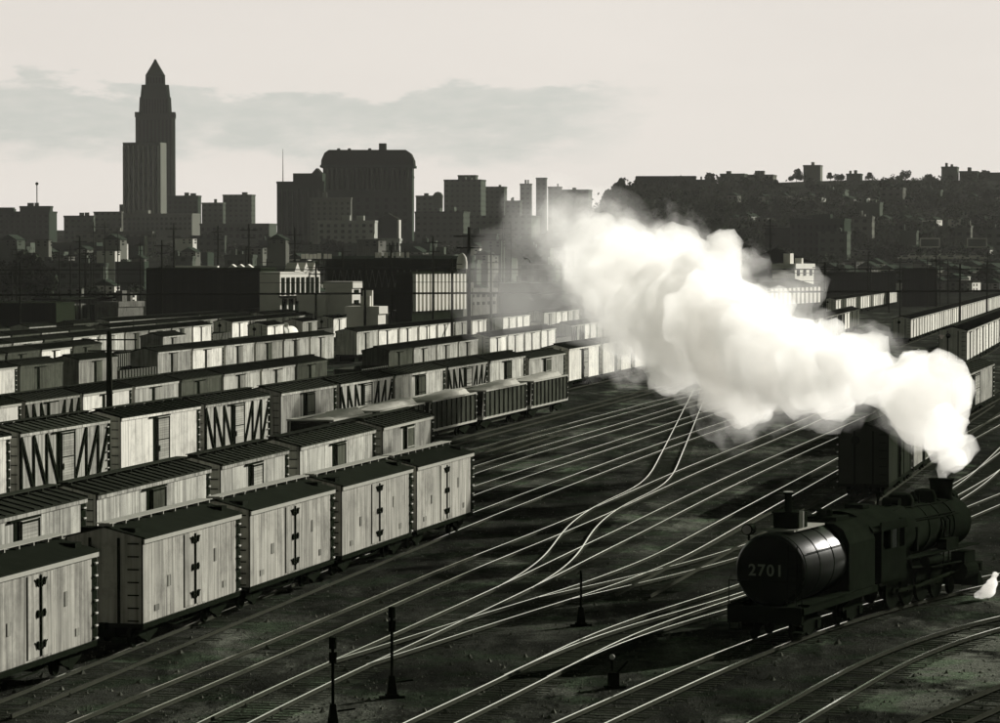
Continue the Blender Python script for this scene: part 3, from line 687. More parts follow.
def make_tender():
    o, rz = seat(s0, 9.4)
    t = empty('locomotive_tender', o, rz, 'black round-backed oil tender lettered 2701 coupled behind the steam locomotive', 'tender')
    fr = MB().box(0, 9.3, -1.5, 1.5, 1.05, 1.32).box(-.12, .05, -1.45, 1.45, .72, 1.34)
    for y in (-1.25, 1.25): fr.box(-.1, .35, y-.2, y+.2, .35, .42); fr.box(-.1, .35, y-.2, y+.2, .68, .75); fr.bar((.1, y-.18, .38), (.1, y-.18, 1.05), .04); fr.bar((.1, y+.18, .38), (.1, y+.18, 1.05), .04)
    fr.box(-.5, 0, -.14, .14, .8, 1.05); fr.build('frame', 'black paint', t, bevel=.01)
    r = 1.36; zc = 2.62
    tk = MB().tube([(.42, 0, zc), (.46, 0, zc), (.6, 0, zc), (5.9, 0, zc)], [r*.6, r*.93, r, r], 40); tank = tk.build('tank', 'tank paint', t, smooth=True)
    rv = MB()
    for x in (.72, 2.4, 4.1, 5.75): rv.tube([(x-.04, 0, zc), (x+.04, 0, zc)], r+.015, 40)
    for i in range(28): a = 2*math.pi*i/28; rv.ball((.455, math.sin(a)*r*.86, zc+math.cos(a)*r*.86), .028, n=6)
    rv.build('tank_band', 'black paint', tank)
    cu = bpy.data.curves.new('number', 'FONT'); cu.body = '2701'; cu.size = .60; cu.extrude = .008; cu.offset = .012; cu.align_x = 'CENTER'; cu.align_y = 'CENTER'; cu.space_character = 1.18
    tmp = bpy.data.objects.new('number_source', cu); COL.objects.link(tmp)
    me = bpy.data.meshes.new_from_object(tmp.evaluated_get(bpy.context.evaluated_depsgraph_get())); bpy.data.objects.remove(tmp); me.name = 'number'
    me.materials.clear(); me.materials.append(MATS['number paint'])
    nb = bpy.data.objects.new('number', me); COL.objects.link(nb); nb.parent = tank
    nb.rotation_euler = (R(90), 0, R(-90)); nb.location = (.400, .12, zc-.02)
    # fuel bunker in front of the cylinder
    pr = [(-1.45, 1.33), (1.45, 1.33), (1.45, 3.2), (1.2, 3.75), (.8, 4.0), (-.8, 4.0), (-1.2, 3.75), (-1.45, 3.2)]
    MB().prism(pr, 5.7, 9.1).build('fuel_bunker', 'black paint', t, bevel=.02)
    MB().box(6.4, 7.9, -.7, .7, 3.98, 4.16).tube([(7.1, 0, 4.1), (7.1, 0, 4.42)], .32, 12).build('bunker_hatch', 'black paint', t)
    # walkways along the tank, top deck and hatch
    for s in (-1, 1): MB().box(.5, 5.7, min(s*1.1, s*1.55), max(s*1.1, s*1.55), 1.34, 1.40).build('walkway', 'black paint', t)
    MB().box(1.5, 5.2, -.62, .62, zc+r+.0, zc+r+.06).build('top_deck', 'trim', t)  # pale colour stands in for sun glinting off the deck
    h = MB().box(2.2, 3.3, -.55, .45, zc+r+.06, zc+r+.62); h.box(2.15, 3.35, -.6, .5, zc+r+.62, zc+r+.68); h.build('water_hatch', 'black paint', t, bevel=.02)
    vp = MB().tube([(2.35, -.1, zc+r+.65), (2.35, -.1, zc+r+1.35)], .14, 12); vp.tube([(2.35, -.1, zc+r+1.35), (2.35, -.1, zc+r+1.42)], .19, 12); vent = vp.build('vent_pipe', 'black paint', t)
    MB().tube([(2.35, -.1, zc+r+1.42), (2.35, -.1, zc+r+1.45)], .18, 12).build('cap', 'white paint', vent)
    MB().bar((2.12, -.7, zc+r+.12), (2.12, -.7, zc+r+.75), .16, .04).build('glint_bar', 'white paint', t)  # white upright bar paints in a sun glint
    lp = MB().tube([(.75, .9, zc+r-.30), (.75, .9, zc+r-.05)], .05, 8); lp.tube([(.5, .9, zc+r+.12), (.98, .9, zc+r+.12)], .21, 16); lamp = lp.build('backup_lamp', 'black paint', t, smooth=True)
    MB().tube([(.47, .9, zc+r+.12), (.50, .9, zc+r+.12)], .17, 16).build('lens', 'tyre steel', lamp)
    gr = MB()
    for y in (-1.42, 1.42):
        gr.tube([(-.02, y, 1.34), (-.02, y, 2.25), (.25, y, 2.4)], .022, 6)
    gr.tube([(-.02, -1.42, 2.25), (-.02, 1.42, 2.25)], .022, 6)
    gr.build('handrail', 'iron', t)
    ld = MB()
    for e in (-.75, -1.1): ld.bar((.3, e, 1.34), (.38, e, 3.55), .035)
    for i in range(7): ld.bar((.31+.01*i, -.75, 1.55+.3*i), (.31+.01*i, -1.1, 1.55+.3*i), .03)
    ld.build('ladder', 'iron', t)
    hr = MB()
    for s in (-1, 1):
        y = s*1.30; hr.tube([(.9, y, zc+.62), (5.5, y, zc+.62)], .018, 6)
    hr.build('grab_rail', 'iron', t)
    for xc in (1.9, 7.2):
        mb = MB()
        for y in (-1.05, 1.05):
            mb.prism([(xc-1.3, .55), (xc-.4, .24), (xc+.4, .24), (xc+1.3, .55), (xc+1.3, .72), (xc+.4, .92), (xc-.4, .92), (xc-1.3, .72)], y-.08, y+.08, 'y')
            mb.box(xc-1.05, xc-.65, y-.16, y+.16, .3, .62); mb.box(xc+.65, xc+1.05, y-.16, y+.16, .3, .62)
        mb.box(xc-.2, xc+.2, -1.1, 1.1, .5, 1.05); tr = mb.build('bogie', 'iron', t)
        for e in (-.85, .85):
            for y in (-.76, .76): MB().tube([(xc+e, y-.07, .42), (xc+e, y+.07, .42)], .42, 20).build('wheel', 'iron', tr)
    return t
def make_loco():
    o, rz = seat(s0+9.75, 12.6)
    t = empty('steam_locomotive', o, rz, 'black steam locomotive with steam pouring from its stack, seen from behind', 'locomotive')
    MB().box(.2, 11.9, -.62, .62, .95, 1.35).build('frame', 'black paint', t)
    c = MB()                                                    # cab: side sheets with window openings, roof
    for s in (-1, 1):
        y0, y1 = (min(s*1.50, s*1.56), max(s*1.50, s*1.56))
        c.box(0, 2.7, y0, y1, 1.35, 2.65); c.box(0, 2.7, y0, y1, 3.4, 3.75)
        for x in (0, .95, 1.75, 2.5): c.box(x, x+.2, y0, y1, 2.65, 3.4)
    c.box(2.6, 2.7, -1.5, 1.5, 1.35, 3.75); c.box(-.1, 2.7, -1.5, 1.5, 1.22, 1.35)
    cab = c.build('cab', 'black paint', t)
    arch = [(1.72*math.sin(R(a_)), 2.75+1.45*math.cos(R(a_))) for a_ in range(-62, 63, 8)]
    arch2 = [(y*.97, z-.07) for y, z in arch][::-1]
    MB().prism(arch[::-1]+arch2[::-1], -.75, 2.95).build('cab_roof', 'black paint', t)
    MB().box(.9, 1.6, -.4, .4, 4.17, 4.34).build('roof_ventilator', 'black paint', t, bevel=.02)
    for s in (-1, 1): MB().box(1.0, 1.7, s*1.53-.01, s*1.53+.01, 2.65, 3.4).build('cab_window', 'glass', cab)
    MB().tube([(1.9, 0, 2.75), (3.2, 0, 2.85), (5.0, 0, 2.95), (5.3, 0, 2.95), (9.6, 0, 2.95)], [1.1, 1.14, 1.16, 1.06, 1.04], 36).build('boiler', 'black paint', t, smooth=True)
    MB().tube([(9.55, 0, 2.95), (11.5, 0, 2.95), (11.62, 0, 2.95)], [1.07, 1.07, .9], 36).build('smokebox', 'black paint', t, smooth=True)
    MB().box(1.6, 4.9, -.95, .95, 1.15, 2.6).build('firebox', 'black paint', t)
    bd = MB()
    for x in (5.2, 6.6, 8.0, 9.5): bd.tube([(x, 0, 2.95), (x+.07, 0, 2.95)], 1.08, 36)
    bd.build('boiler_band', 'black paint', t)
    MB().tube([(10.7, 0, 3.8), (10.7, 0, 4.1), (10.7, 0, 4.65), (10.7, 0, 4.8)], [.6, .46, .5, .56], 18).build('smokestack', 'black paint', t, smooth=True)
    for x, rr in ((6.0, .56), (8.7, .5)): MB().tube([(x, 0, 3.75), (x, 0, 4.2), (x, 0, 4.42), (x, 0, 4.5)], [rr, rr, rr*.8, rr*.3], 18).build('dome', 'black paint', t, smooth=True)
    b_ = MB().tube([(7.4, 0, 4.12), (7.4, 0, 4.2), (7.4, 0, 4.4), (7.4, 0, 4.45)], [.2, .17, .1, .03], 12); b_.bar((7.4, -.26, 3.85), (7.4, -.26, 4.35), .05); b_.bar((7.4, .26, 3.85), (7.4, .26, 4.35), .05); b_.bar((7.4, -.26, 4.33), (7.4, .26, 4.33), .05)
    b_.build('bell', 'black paint', t)
    sv_ = MB()
    for x, y in ((4.4, -.2), (4.4, .15), (4.0, 0)): sv_.tube([(x, y, 3.9), (x, y, 4.28)], .05, 8)
    sv_.build('safety_valve', 'black paint', t)
    hl = MB().tube([(11.6, 0, 3.95), (12.0, 0, 3.95)], .28, 16); hl.box(11.3, 11.9, -.2, .2, 3.6, 3.75); hl.build('headlight', 'black paint', t)
    for s in (-1, 1):
        y = s*1.28
        MB().box(2.7, 11.3, y-.27, y+.27, 2.02, 2.07).build('running_board', 'black paint', t)
        MB().tube([(10.0, s*1.08, .95), (11.4, s*1.08, .95)], .38, 16).build('cylinder', 'black paint', t)
        MB().box(10.05, 11.35, s*1.0-.3, s*1.0+.3, 1.2, 1.75).build('valve_chest', 'black paint', t)
        MB().tube([(4.2, s*.95, 3.5), (9.8, s*.95, 3.5)], .03, 6).build('handrail', 'iron', t)
        MB().tube([(5.4, s*1.3, 1.75), (7.0, s*1.3, 1.75)], .22, 14).build('air_reservoir', 'black paint', t)
        for x in (3.0, 4.65, 6.3, 7.95):
            w = MB().tube([(x, s*.70, .72), (x, s*.84, .72)], .72, 26); w.tube([(x, s*.80, .72), (x, s*.93, .72)], .16, 10); w.tube([(x+.3, s*.86, .72), (x+.3, s*1.02, .72)], .07, 8)
            w.build('driving_wheel', 'iron', t)
        w = MB().tube([(9.7, s*.70, .38), (9.7, s*.84, .38)], .38, 20); w.build('pilot_wheel', 'iron', t)
        rd = MB().bar((3.3, s*.98, .72), (8.25, s*.98, .72), .05, .14); rd.bar((4.95, s*1.05, .72), (9.2, s*1.05, .95), .06, .13); rd.bar((9.0, s*1.08, .95), (10.1, s*1.08, .95), .07, .07)
        rd.build('side_rod', 'shed wall', t)
        MB().tube([(4.9, s*1.0, 2.2), (4.9, s*1.0, 3.2)], .2, 12).build('air_pump', 'black paint', t)
    for y, z in ((.5, 3.92), (-.5, 3.92), (.95, 3.4), (-.95, 3.4)): MB().tube([(3.2, y, z), (5.4, y*1.02, z+.03), (8.2, y*1.02, z-.02), (10.2, y, z)], .04, 6).build('pipe', 'iron', t)
    for s in (-1, 1):
        for x in (8.4, 9.0): MB().tube([(x, s*.3, 4.0), (x-.2, s*1.12, 3.2), (x-.5, s*1.15, 1.2)], .035, 6).build('sand_pipe', 'iron', t)
        MB().tube([(3.6, s*1.25, 2.1), (3.9, s*1.3, 1.6), (6.2, s*1.32, 1.45), (9.6, s*1.3, 1.4)], .05, 6).build('pipe', 'iron', t)
        MB().box(7.4, 8.8, s*1.3-.2, s*1.3+.2, 2.08, 2.5).build('tool_box', 'black paint', t)
    MB().tube([(3.5, 0, 3.9), (3.5, 0, 4.5)], .06, 8).tube([(3.5, 0, 4.5), (3.5, 0, 4.7)], .1, 8).build('whistle', 'iron', t)
    MB().tube([(5.0, -.35, 4.15), (5.0, .35, 4.15)], .2, 12).build('generator', 'black paint', t)
    pl = MB().box(11.9, 12.1, -1.35, 1.35, .8, 1.15); pl.prism([(12.0, .15), (12.75, .15), (12.15, .8), (12.0, .8)], -1.2, 1.2, 'y'); pl.box(11.2, 12.3, -1.3, 1.3, 1.15, 1.2)
    pl.build('pilot', 'black paint', t)
    return t
make_tender(); LOCO = make_loco()
bpy.context.view_layer.update()
STACK = LOCO.matrix_world @ Vector((10.7, 0, 4.7)); CYL = LOCO.matrix_world @ Vector((10.8, -1.6, .9))

# ------------------------------------------------------------------ switch stands and yard signals
def switch_stand(px, py, h, label, small=False, targ=True):
    P = gp(px, py); t = empty('switch_stand', P, R(12), label, 'switch stand', 'switch stands between the tracks')
    if small:
        MB().box(-.35, .35, -.2, .2, 0, .08).box(-.22, .12, -.15, .15, .08, .55).build('base', 'iron', t, bevel=.01)
        MB().bar((.05, 0, .5), (.45, 0, .9), .05).tube([(-.1, 0, .5), (-.1, 0, 1.0)], .04, 8).build('lever', 'iron', t)
        MB().ball((-.1, 0, 1.05), .1).build('lamp', 'rung', t); return
    MB().box(-.42, .42, -.1, .1, .0, .07).box(-.2, .2, -.18, .18, .07, .14).prism([(-.16, .14), (.16, .14), (.075, .75), (-.075, .75)], -.1, .1, 'y').build('base', 'iron', t)
    MB().tube([(0, 0, .7), (0, 0, h)], .05, 8).build('pole', 'iron', t)
    if targ:
        MB().tube([(0, 0, h-.05), (0, 0, h+.3)], .12, 10).build('lamp', 'iron', t)
        MB().prism([(-.11, h-.5), (.11, h-.5), (.12, h-.15), (-.12, h-.15)], -.02, .02, 'y').build('target', 'iron', t)
    MB().bar((.1, -.2, .55), (.65, -.3, .62), .05).build('lever', 'iron', t)
switch_stand(392, 698, 2.7, 'dark switch stand beside the diverging tracks at the lower left')
switch_stand(333, 728, 2.5, 'dark switch stand cut off by the bottom edge at the lower left')
switch_stand(581, 626, 2.2, 'slim tall switch stand right of the crossover on a tapered base', targ=False)
switch_stand(615, 688, 1.0, 'low stubby switch stand between the curved tracks near the bottom', small=True)
switch_stand(757, 582, 1.0, 'low switch stand left of the tender top', small=True)

# ------------------------------------------------------------------ poles and cables
def make_pole():
    t = empty('utility_pole', cat='utility pole', label='x')
    MB().tube([(0, 0, -.3), (0, 0, 12)], [.19, .12], 8).build('pole', 'pole wood', t)
    MB().bar((-1.3, 0, 11.2), (1.3, 0, 11.2), .12).build('crossarm', 'pole wood', t)
    MB().bar((-1.0, 0, 10.2), (1.0, 0, 10.2), .12).build('crossarm', 'pole wood', t)
    return t
PP = make_pole()
def pole_at(px, ytop, Y, label, thick=1.0):
    P = at(px, 300, Y); z = gz(P.x, Y); top = at(px, ytop, Y).z; h = (top-z)/12
    place(PP, (P.x, Y, z), R(8), label, 'utility poles across the yard', (thick, thick, h))
pole_at(109, 331, 225, 'thick dark pole in front of the third line of boxcars', 1.5)
for px, yt, Y, lb in ((94, 222, 1050, 'thin pole left of the courthouse tower'), (105, 222, 1000, 'second thin pole left of the courthouse tower'), (118, 228, 1050, 'thin pole below left edge of the courthouse tower'), (174, 223, 800, 'dark pole standing right of the twin tower base'),
                      (218, 226, 760, 'dark pole in front of the squat blocks'), (249, 224, 760, 'tall dark pole left of the great courthouse'), (295, 228, 600, 'pole in front of the left wing of the great courthouse'), (343, 246, 600, 'pole in front of the middle of the great courthouse'),
                      (391, 245, 560, 'pole under the roof signs of the long shed'), (433, 236, 560, 'slim pole over the right end of the long shed'), (469, 227, 420, 'tallest pole right of the domed tank'), (491, 248, 520, 'slim pole right of the tallest pole'),
                      (503, 222, 800, 'slim pole at the edge of the thin steam'), (511, 224, 820, 'slim pole just inside the thin steam'), (770, 219, 700, 'lone pole in front of the hillside'), (825, 262, 520, 'thick pole right of the white columned shed'),
                      (960, 264, 520, 'pole over the white boxcars at the right'), (936, 256, 640, 'crossarmed pole left of the one over the white boxcars'), (987, 262, 640, 'pole near the right edge'), (316, 262, 520, 'short pole in front of the gabled station'), (80, 236, 700, 'pole in front of the dark trees at the left'),
                      (162, 240, 640, 'pole left of the black warehouse'), (20, 262, 600, 'pole by the dark trees at far left'), (365, 262, 480, 'short pole between the station and the shed'), (452, 258, 480, 'short pole left of the domed tank'), (900, 258, 700, 'slim pole behind the dark trestle')):
    pole_at(px, yt, Y, lb, 1.6 if px in (249, 469, 825, 174) else 1.2)
rp_ = random.Random(31)
for i_, px in enumerate(sorted(rp_.uniform(5, 590) for _ in range(18))): pole_at(px, rp_.uniform(240, 266), 900+rp_.uniform(-90, 60), 'slim pole, '+ORD[i_]+' from left in the distant pole line', 1.3)
for i_, px in enumerate(sorted(rp_.uniform(840, 1000) for _ in range(8))): pole_at(px, rp_.uniform(250, 268), 850+rp_.uniform(-60, 60), 'slim pole, '+ORD[i_]+' from left beyond the right-hand boxcars', 1.3)
def cable(y0, y1, Y, r, label, x0=-120, x1=1120):
    mb = MB(); pts = [at(x0+(x1-x0)*i/40, y0+(y1-y0)*i/40, Y) for i in range(41)]
    org = pts[0].copy(); mb.tube([p-org for p in pts], r, 6)
    o = mb.build('overhead_cable', 'pole wood'); o.location = org; tag(o, label, 'cable', 'cables strung over the yard')
cable(295.5, 290.5, 500, .17, 'thick lower cable stretched across the whole yard')
cable(270, 269, 560, .10, 'thinner upper cable stretched across the whole yard')
cable(274, 273, 560, .05, 'thin wire hanging just below the upper cable')
cable(284, 280, 540, .05, 'thin wire between the upper and lower cables')

# ------------------------------------------------------------------ buildings
def frame(px0, px1, Y, share=.15, yaw=14.0):
    """facade width, depth and corner of a building seen between two picture columns; right side visible"""
    W = (px1-px0)*Y/F; xm = (px0+px1)/2; v = math.degrees(math.atan((xm-500)/F)); a = R(yaw)
    sv_ = math.sin(R(max(yaw-v, 3)))
    return W*(1-share)/math.cos(a), max(W*share/sv_, 1.5)
LIT = -72.0
def bld(name, label, cat, px0, px1, ytop, Y, share=.15, yaw=14.0, wall='stone', roof='roof metal', depth=None, group=None, win=None, base=None, blocks=(), base_y=None, parapet=True, max_win=80):
    w, dp = frame(px0, px1, Y, share, yaw); dp = depth or dp
    if yaw == LIT:                                   # long side parallel to the yard tracks, facing the sun
        v = (px0+px1-1000)/2/F; w = (px1-px0)*Y/F/max(.12, math.cos(R(72))*math.cos(v)-math.sin(v)*math.sin(R(72)))*.9; dp = depth or 5
    P = at(px0, 256, Y); z = gz(P.x, Y) if base_y is None else at(px0, base_y, Y).z
    H = at(px0, ytop, Y).z - z
    t = empty(name, (P.x, Y, z), R(-yaw), label, cat, group)
    wl = MB().box(0, w, 0, dp, min(-4, gz(P.x, Y)-z-1.0), H).build('wall', wall, t)
    if parapet:
        MB().box(-.25, w+.25, -.25, dp+.25, H-.9, H+.25).build('cornice', wall, t)
        rd_ = random.Random(int(px0*7+ytop))
        for k in range(rd_.randint(0, 2)):
            x = rd_.uniform(.1, .75)*w; ww = rd_.uniform(.08, .2)*w; MB().box(x, x+ww, dp*.3, dp*.6, H+.25, H+.25+rd_.uniform(1.2, 3)).build('roof_house', wall, t)
    if win:
        cols, rows, ww, wh, z0, z1 = win      # sizes as fraction of the pitch, z0..z1 as fraction of height
        n = 0; cw = w/cols; rh = (z1-z0)*H/rows
        wm = bpy.data.meshes.new('window'); 
        wo_ = MB().box(-cw*ww/2, cw*ww/2, -.12, .1, -rh*wh/2, rh*wh/2).build('window', 'window dark', t)
        first = True
        for r_ in range(rows):
            for c_ in range(cols):
                if n >= max_win: break
                o = wo_ if first else wo_.copy()
                if not first: COL.objects.link(o); o.parent = t
                o.location = ((c_+.5)*cw, 0, z0*H+(r_+.5)*rh); first = False; n += 1
    return t, w, dp, H
# --- the tall stepped tower
YT = 2570; mpp = YT/F
P = at(156, 256, YT); zb = gz(P.x, YT)-5
t = empty('civic_tower', (P.x, YT, zb), R(5), 'tallest tower, stepped shaft with pyramid top against the sky', 'tower')
def zy(y): return at(156, y, YT).z-zb
def ring(y0, y1, hw0, hw1, name, m='stone dark', ch=.18):
    mb = MB(); vs = []
    for z, h in ((zy(y0), hw0*mpp), (zy(y1), hw1*mpp)):
        c = h*ch
        vs += [(-h+c, -h, z), (h-c, -h, z), (h, -h+c, z), (h, h-c, z), (h-c, h, z), (-h+c, h, z), (-h, h-c, z), (-h, -h+c, z)]
    mb.add(vs, [tuple(range(8))[::-1], tuple(range(8, 16))]+[(i, (i+1) % 8, (i+1) % 8+8, i+8) for i in range(8)])
    return mb.build(name, m, t)
MB().box(-38*mpp, 38*mpp, -20*mpp, 30*mpp, -6, zy(213)).build('base_block', 'stone', t)
ring(240, 116, 19.5, 19.5, 'shaft'); ring(116, 98, 16.2, 15.4, 'upper_shaft'); ring(98, 85.5, 14.6, 13.4, 'upper_shaft'); ring(85.5, 76, 9.8, 9.6, 'lantern', ch=.25)
ring(76, 61.5, 9.8, 1.6, 'pyramid_roof', ch=.25); ring(61.5, 59.5, 1.8, .8, 'finial', ch=.3)
for sx in (-1, 1):
    for sy in (-1, 1): MB().box(sx*17.6*mpp-2.0, sx*17.6*mpp+2.0, sy*17.6*mpp-2.0, sy*17.6*mpp+2.0, zy(118), zy(113)).build('corner_turret', 'stone dark', t)
for i in range(9):
    x = (-15+i*3.75)*mpp; MB().box(x-.7, x+.7, -19.5*mpp-.3, -19.5*mpp+.5, zy(205), zy(121)).build('window_strip', 'window dark', t)
    x = (-11+i*2.75)*mpp; MB().box(x-.55, x+.55, -16.4*mpp-.2, -15*mpp, zy(114), zy(100)).build('window_strip', 'window dark', t)
for i in range(6):
    x = (-7.2+i*2.9)*mpp; MB().box(x-.6, x+.6, -9.9*mpp-.2, -9*mpp, zy(84), zy(78)).build('window_strip', 'window dark', t)
# --- block with piers in front of it
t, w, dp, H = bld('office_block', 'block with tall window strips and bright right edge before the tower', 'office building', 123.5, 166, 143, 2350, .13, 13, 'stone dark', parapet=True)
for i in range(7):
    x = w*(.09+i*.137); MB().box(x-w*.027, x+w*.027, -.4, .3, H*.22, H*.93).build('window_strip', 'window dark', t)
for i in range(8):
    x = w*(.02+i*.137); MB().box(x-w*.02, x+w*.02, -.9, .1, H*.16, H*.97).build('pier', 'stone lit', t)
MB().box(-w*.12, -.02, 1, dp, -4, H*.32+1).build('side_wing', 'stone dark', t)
MB().box(w+.02, w+1.2, -.5, dp+.4, -4, H+.1).build('lit_face', 'stone pale', t)  # paler slab paints sunlight onto the right face
bld('low_building', 'long pale podium building under the stepped tower', 'building', 118, 202, 214, 2250, .1, 12, 'stone pale', win=(16, 3, .5, .5, .3, .9))
bld('dark_block', 'dark squat block just right of the stepped tower', 'building', 168, 202, 196, 2300, .1, 12, 'stone dark', win=(6, 5, .5, .5, .3, .9))
bld('stepped_block', 'grey apartment block right of the dark squat block', 'building', 202, 226, 203, 2400, .1, 12, 'facade small')
bld('stepped_block', 'taller grey block with stepped roof left of the great courthouse', 'building', 223, 256, 195, 2450, .12, 12, 'facade small')
bld('low_building', 'low dull building below the stepped grey blocks', 'building', 200, 278, 224, 2100, .1, 12, 'stone', win=(12, 2, .5, .5, .2, .9))
bld('office_block', 'wide office block at far left with sun glinting windows', 'office building', -40, 60, 212, 2100, .08, 12, 'stone dark', win=(16, 4, .5, .45, .25, .95))
bld('roof_block', 'square upper block rising over the far left offices', 'office building', 20, 54, 206.5, 2130, .08, 12, 'stone dark')
bld('apartment_block', 'flat grey block between the far left offices and the tower', 'building', 64, 96, 216, 2150, .05, 12, 'facade small')
bld('apartment_block', 'paler grey block touching the left side of the tower base', 'building', 94, 124, 212, 2200, .05, 12, 'facade pale')
bld('low_building', 'pale low wall of shops below the tower podium', 'building', 74, 158, 232, 1800, .05, 10, 'facade pale')
o = MB().box(-.3, .3, -.3, .3, 0, 14).ball((0, 0, 14.8), 1.1).build('roof_mast', 'stone dark'); q = at(37, 206, 2140); o.location = q; tag(o, 'thin mast with round top on the far left offices', 'mast')
# --- great courthouse
YC = 1900; mp_ = YC/F
t, w, dp, H = bld('great_courthouse', 'massive courthouse with colonnade and curved mansard roof', 'courthouse', 323, 414, 176, YC, .02, 1, 'stone dark', depth=26)
zz = lambda y: at(368, y, YC).z - t.location.z
MB().box(w*.0, w*1.0, 1, dp, H, zz(166)).build('attic_storey', 'stone dark', t)
pr = [(-w*.02, zz(166)), (w*1.02, zz(166)), (w*1.015, zz(160)), (w*.98, zz(153)), (w*.93, zz(150)), (w*.07, zz(150)), (w*.02, zz(153)), (-w*.015, zz(160))]
MB().prism(pr, -1.5, dp+1, 'y').build('mansard_roof', 'roof metal', t)
MB().box(-w*.03, w*1.03, -2.2, dp+1.6, zz(167.5), zz(165.2)).build('cornice', 'stone dark', t)
MB().box(w*.62, w*.70, dp*.3, dp*.6, zz(150), zz(143)).build('chimney', 'stone dark', t)
for x in (.15, .27, .5): MB().box(w*x, w*x+1.6, dp*.3, dp*.5, zz(150), zz(148)).build('roof_vent', 'stone dark', t)
for i in range(17):
    x = w*(.05+i*.056); MB().tube([(x, -.9, zz(190)), (x, -.9, zz(168))], .95, 8).build('column', 'stone', t)
    if i < 16: MB().box(x+w*.018, x+w*.038, -.3, .3, zz(189), zz(170)).build('window_strip', 'window dark', t)
for r_ in range(5):
    for c_ in range(9): x = w*(.08+c_*.105); MB().box(x-1.1, x+1.1, -.3, .3, zz(200+r_*7)-1.2, zz(200+r_*7)+1.2).build('window', 'window dark', t)
t, w, dp, H = bld('courthouse_wing', 'lower left wing of pale piers beside the mansard courthouse', 'building', 277, 326, 182, 1850, .03, 6, 'stone dark')
MB().box(w*.33, w*.95, 2, 14, H, H+5).build('upper_storey', 'stone dark', t); MB().prism([(w*.72, H+5), (w*.92, H+5), (w*.82, H+8)], 3, 12, 'y').build('gable', 'roof metal', t)
for i in range(9): x = w*(.06+i*.11); MB().box(x-.8, x+.8, -.3, .3, H*.2, H*.85).build('window_strip', 'window dark', t); MB().box(x+w*.04, x+w*.07, -.7, .1, H*.15, H*.9).build('pier', 'stone', t)
bld('jail_block', 'grey block of square windows in front of the courthouse', 'building', 318, 378, 221, 1750, .05, 8, 'stone lit', win=(8, 4, .45, .5, .25, .95))
bld('jail_block', 'broad grey facade of small square windows below the mansard', 'building', 310, 352, 198, 1800, .02, 3, 'stone pale', win=(7, 7, .4, .45, .3, .95))
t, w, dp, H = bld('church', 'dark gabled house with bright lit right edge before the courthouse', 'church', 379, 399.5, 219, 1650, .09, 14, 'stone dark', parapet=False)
MB().prism([(-.3, H), (w+.3, H), (w*.5, H+3)], -.3, dp+.3, 'y').build('roof', 'roof metal', t); MB().box(w+.02, w+.9, -.2, dp, 0, H-.5).build('lit_edge', 'stucco white', t)  # white slab paints the sunlit right edge of the dark house
bld('arcade_building', 'low building with row of arches below the dark gabled house', 'building', 352, 402, 239, 1500, .05, 8, 'stone lit', win=(12, 1, .4, .6, .5, .95))
# --- skyline right of the courthouse
for px0, px1, yt, Y, lb in ((416, 443, 196, 2300, 'low pale block just right of the mansard courthouse'), (444, 486, 180, 2400, 'broad tall block right of the round dome'), (458, 478, 175.5, 2420, 'upper storey block topping the broad block right of the dome'),
                            (484, 507, 187, 2450, 'block stepping down right of the broad tall block'), (505, 522, 201, 2400, 'low block left of the steam'), (520, 532, 184, 2500, 'slim dark tower rising at the edge of the steam'),
                            (536, 547, 178, 2500, 'slim pale tower behind the thin steam'), (548, 562, 187, 2450, 'hazy block behind the steam top'), (560, 592, 190, 2400, 'wide hazy block at the foot of the wooded hill'), (415, 470, 212, 2000, 'wide low block under the skyline by the courthouse'), (468, 540, 216, 2050, 'long low block under the skyline left of the steam')):
    bld('skyline_block', lb, 'building', px0, px1, yt, Y, .12, 12, 'facade small', group='hazy blocks of the skyline')
q = at(438, 197, 2290); o = MB().tube([(0, 0, -8), (0, 0, 0)], 3.6, 14).ball((0, 0, 0), 3.8).build('dome', 'stone', smooth=True); o.location = q; tag(o, 'round dome on the roofs right of the mansard courthouse', 'dome')
q = at(283, 182, 1860); o = MB().tube([(0, 0, -3), (0, 0, 19)], [.35, .12], 6).build('radio_mast', 'stone'); o.location = q; tag(o, 'thin radio mast on the left courthouse wing', 'mast')
# town filling the middle distance
rnd = random.Random(5); POS = [('left of', 'the courthouse'), ('below', 'the skyline')]
i = 0
adj = ['low dull', 'small grey', 'flat roofed', 'long dark', 'boxy pale', 'narrow grey', 'squat dark', 'wide pale']
MIDB = []
for Y, yt, n in ((1750, 238, 9), (1500, 246, 10), (1250, 255, 10), (1080, 264, 9)):
    for k in range(n):
        px = -15+k*600/n+rnd.uniform(-12, 12); wpx = rnd.uniform(22, 58); 
        MIDB.append((px, px+wpx, yt+rnd.uniform(-4, 7), Y+rnd.uniform(-60, 60), rnd.choice(['stone dark', 'stone dark', 'stone', 'facade small', 'shed wall', 'facade small']), rnd.uniform(.03, .15)))
for k, (a_, b_, yt, Y, m_, sh) in enumerate(MIDB):
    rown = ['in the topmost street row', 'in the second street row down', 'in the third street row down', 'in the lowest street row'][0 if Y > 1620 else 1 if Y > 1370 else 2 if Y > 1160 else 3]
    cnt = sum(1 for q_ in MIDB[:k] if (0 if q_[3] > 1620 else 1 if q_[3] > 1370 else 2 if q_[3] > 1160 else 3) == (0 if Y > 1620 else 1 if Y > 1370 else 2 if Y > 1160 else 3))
    bld('town_building', rnd.choice(adj)+' building, '+ORD[cnt]+' from the left '+rown, 'building', a_, b_, yt, Y, sh, rnd.uniform(6, 14), m_, group='town buildings beyond the yard', parapet=rnd.random() < .6)
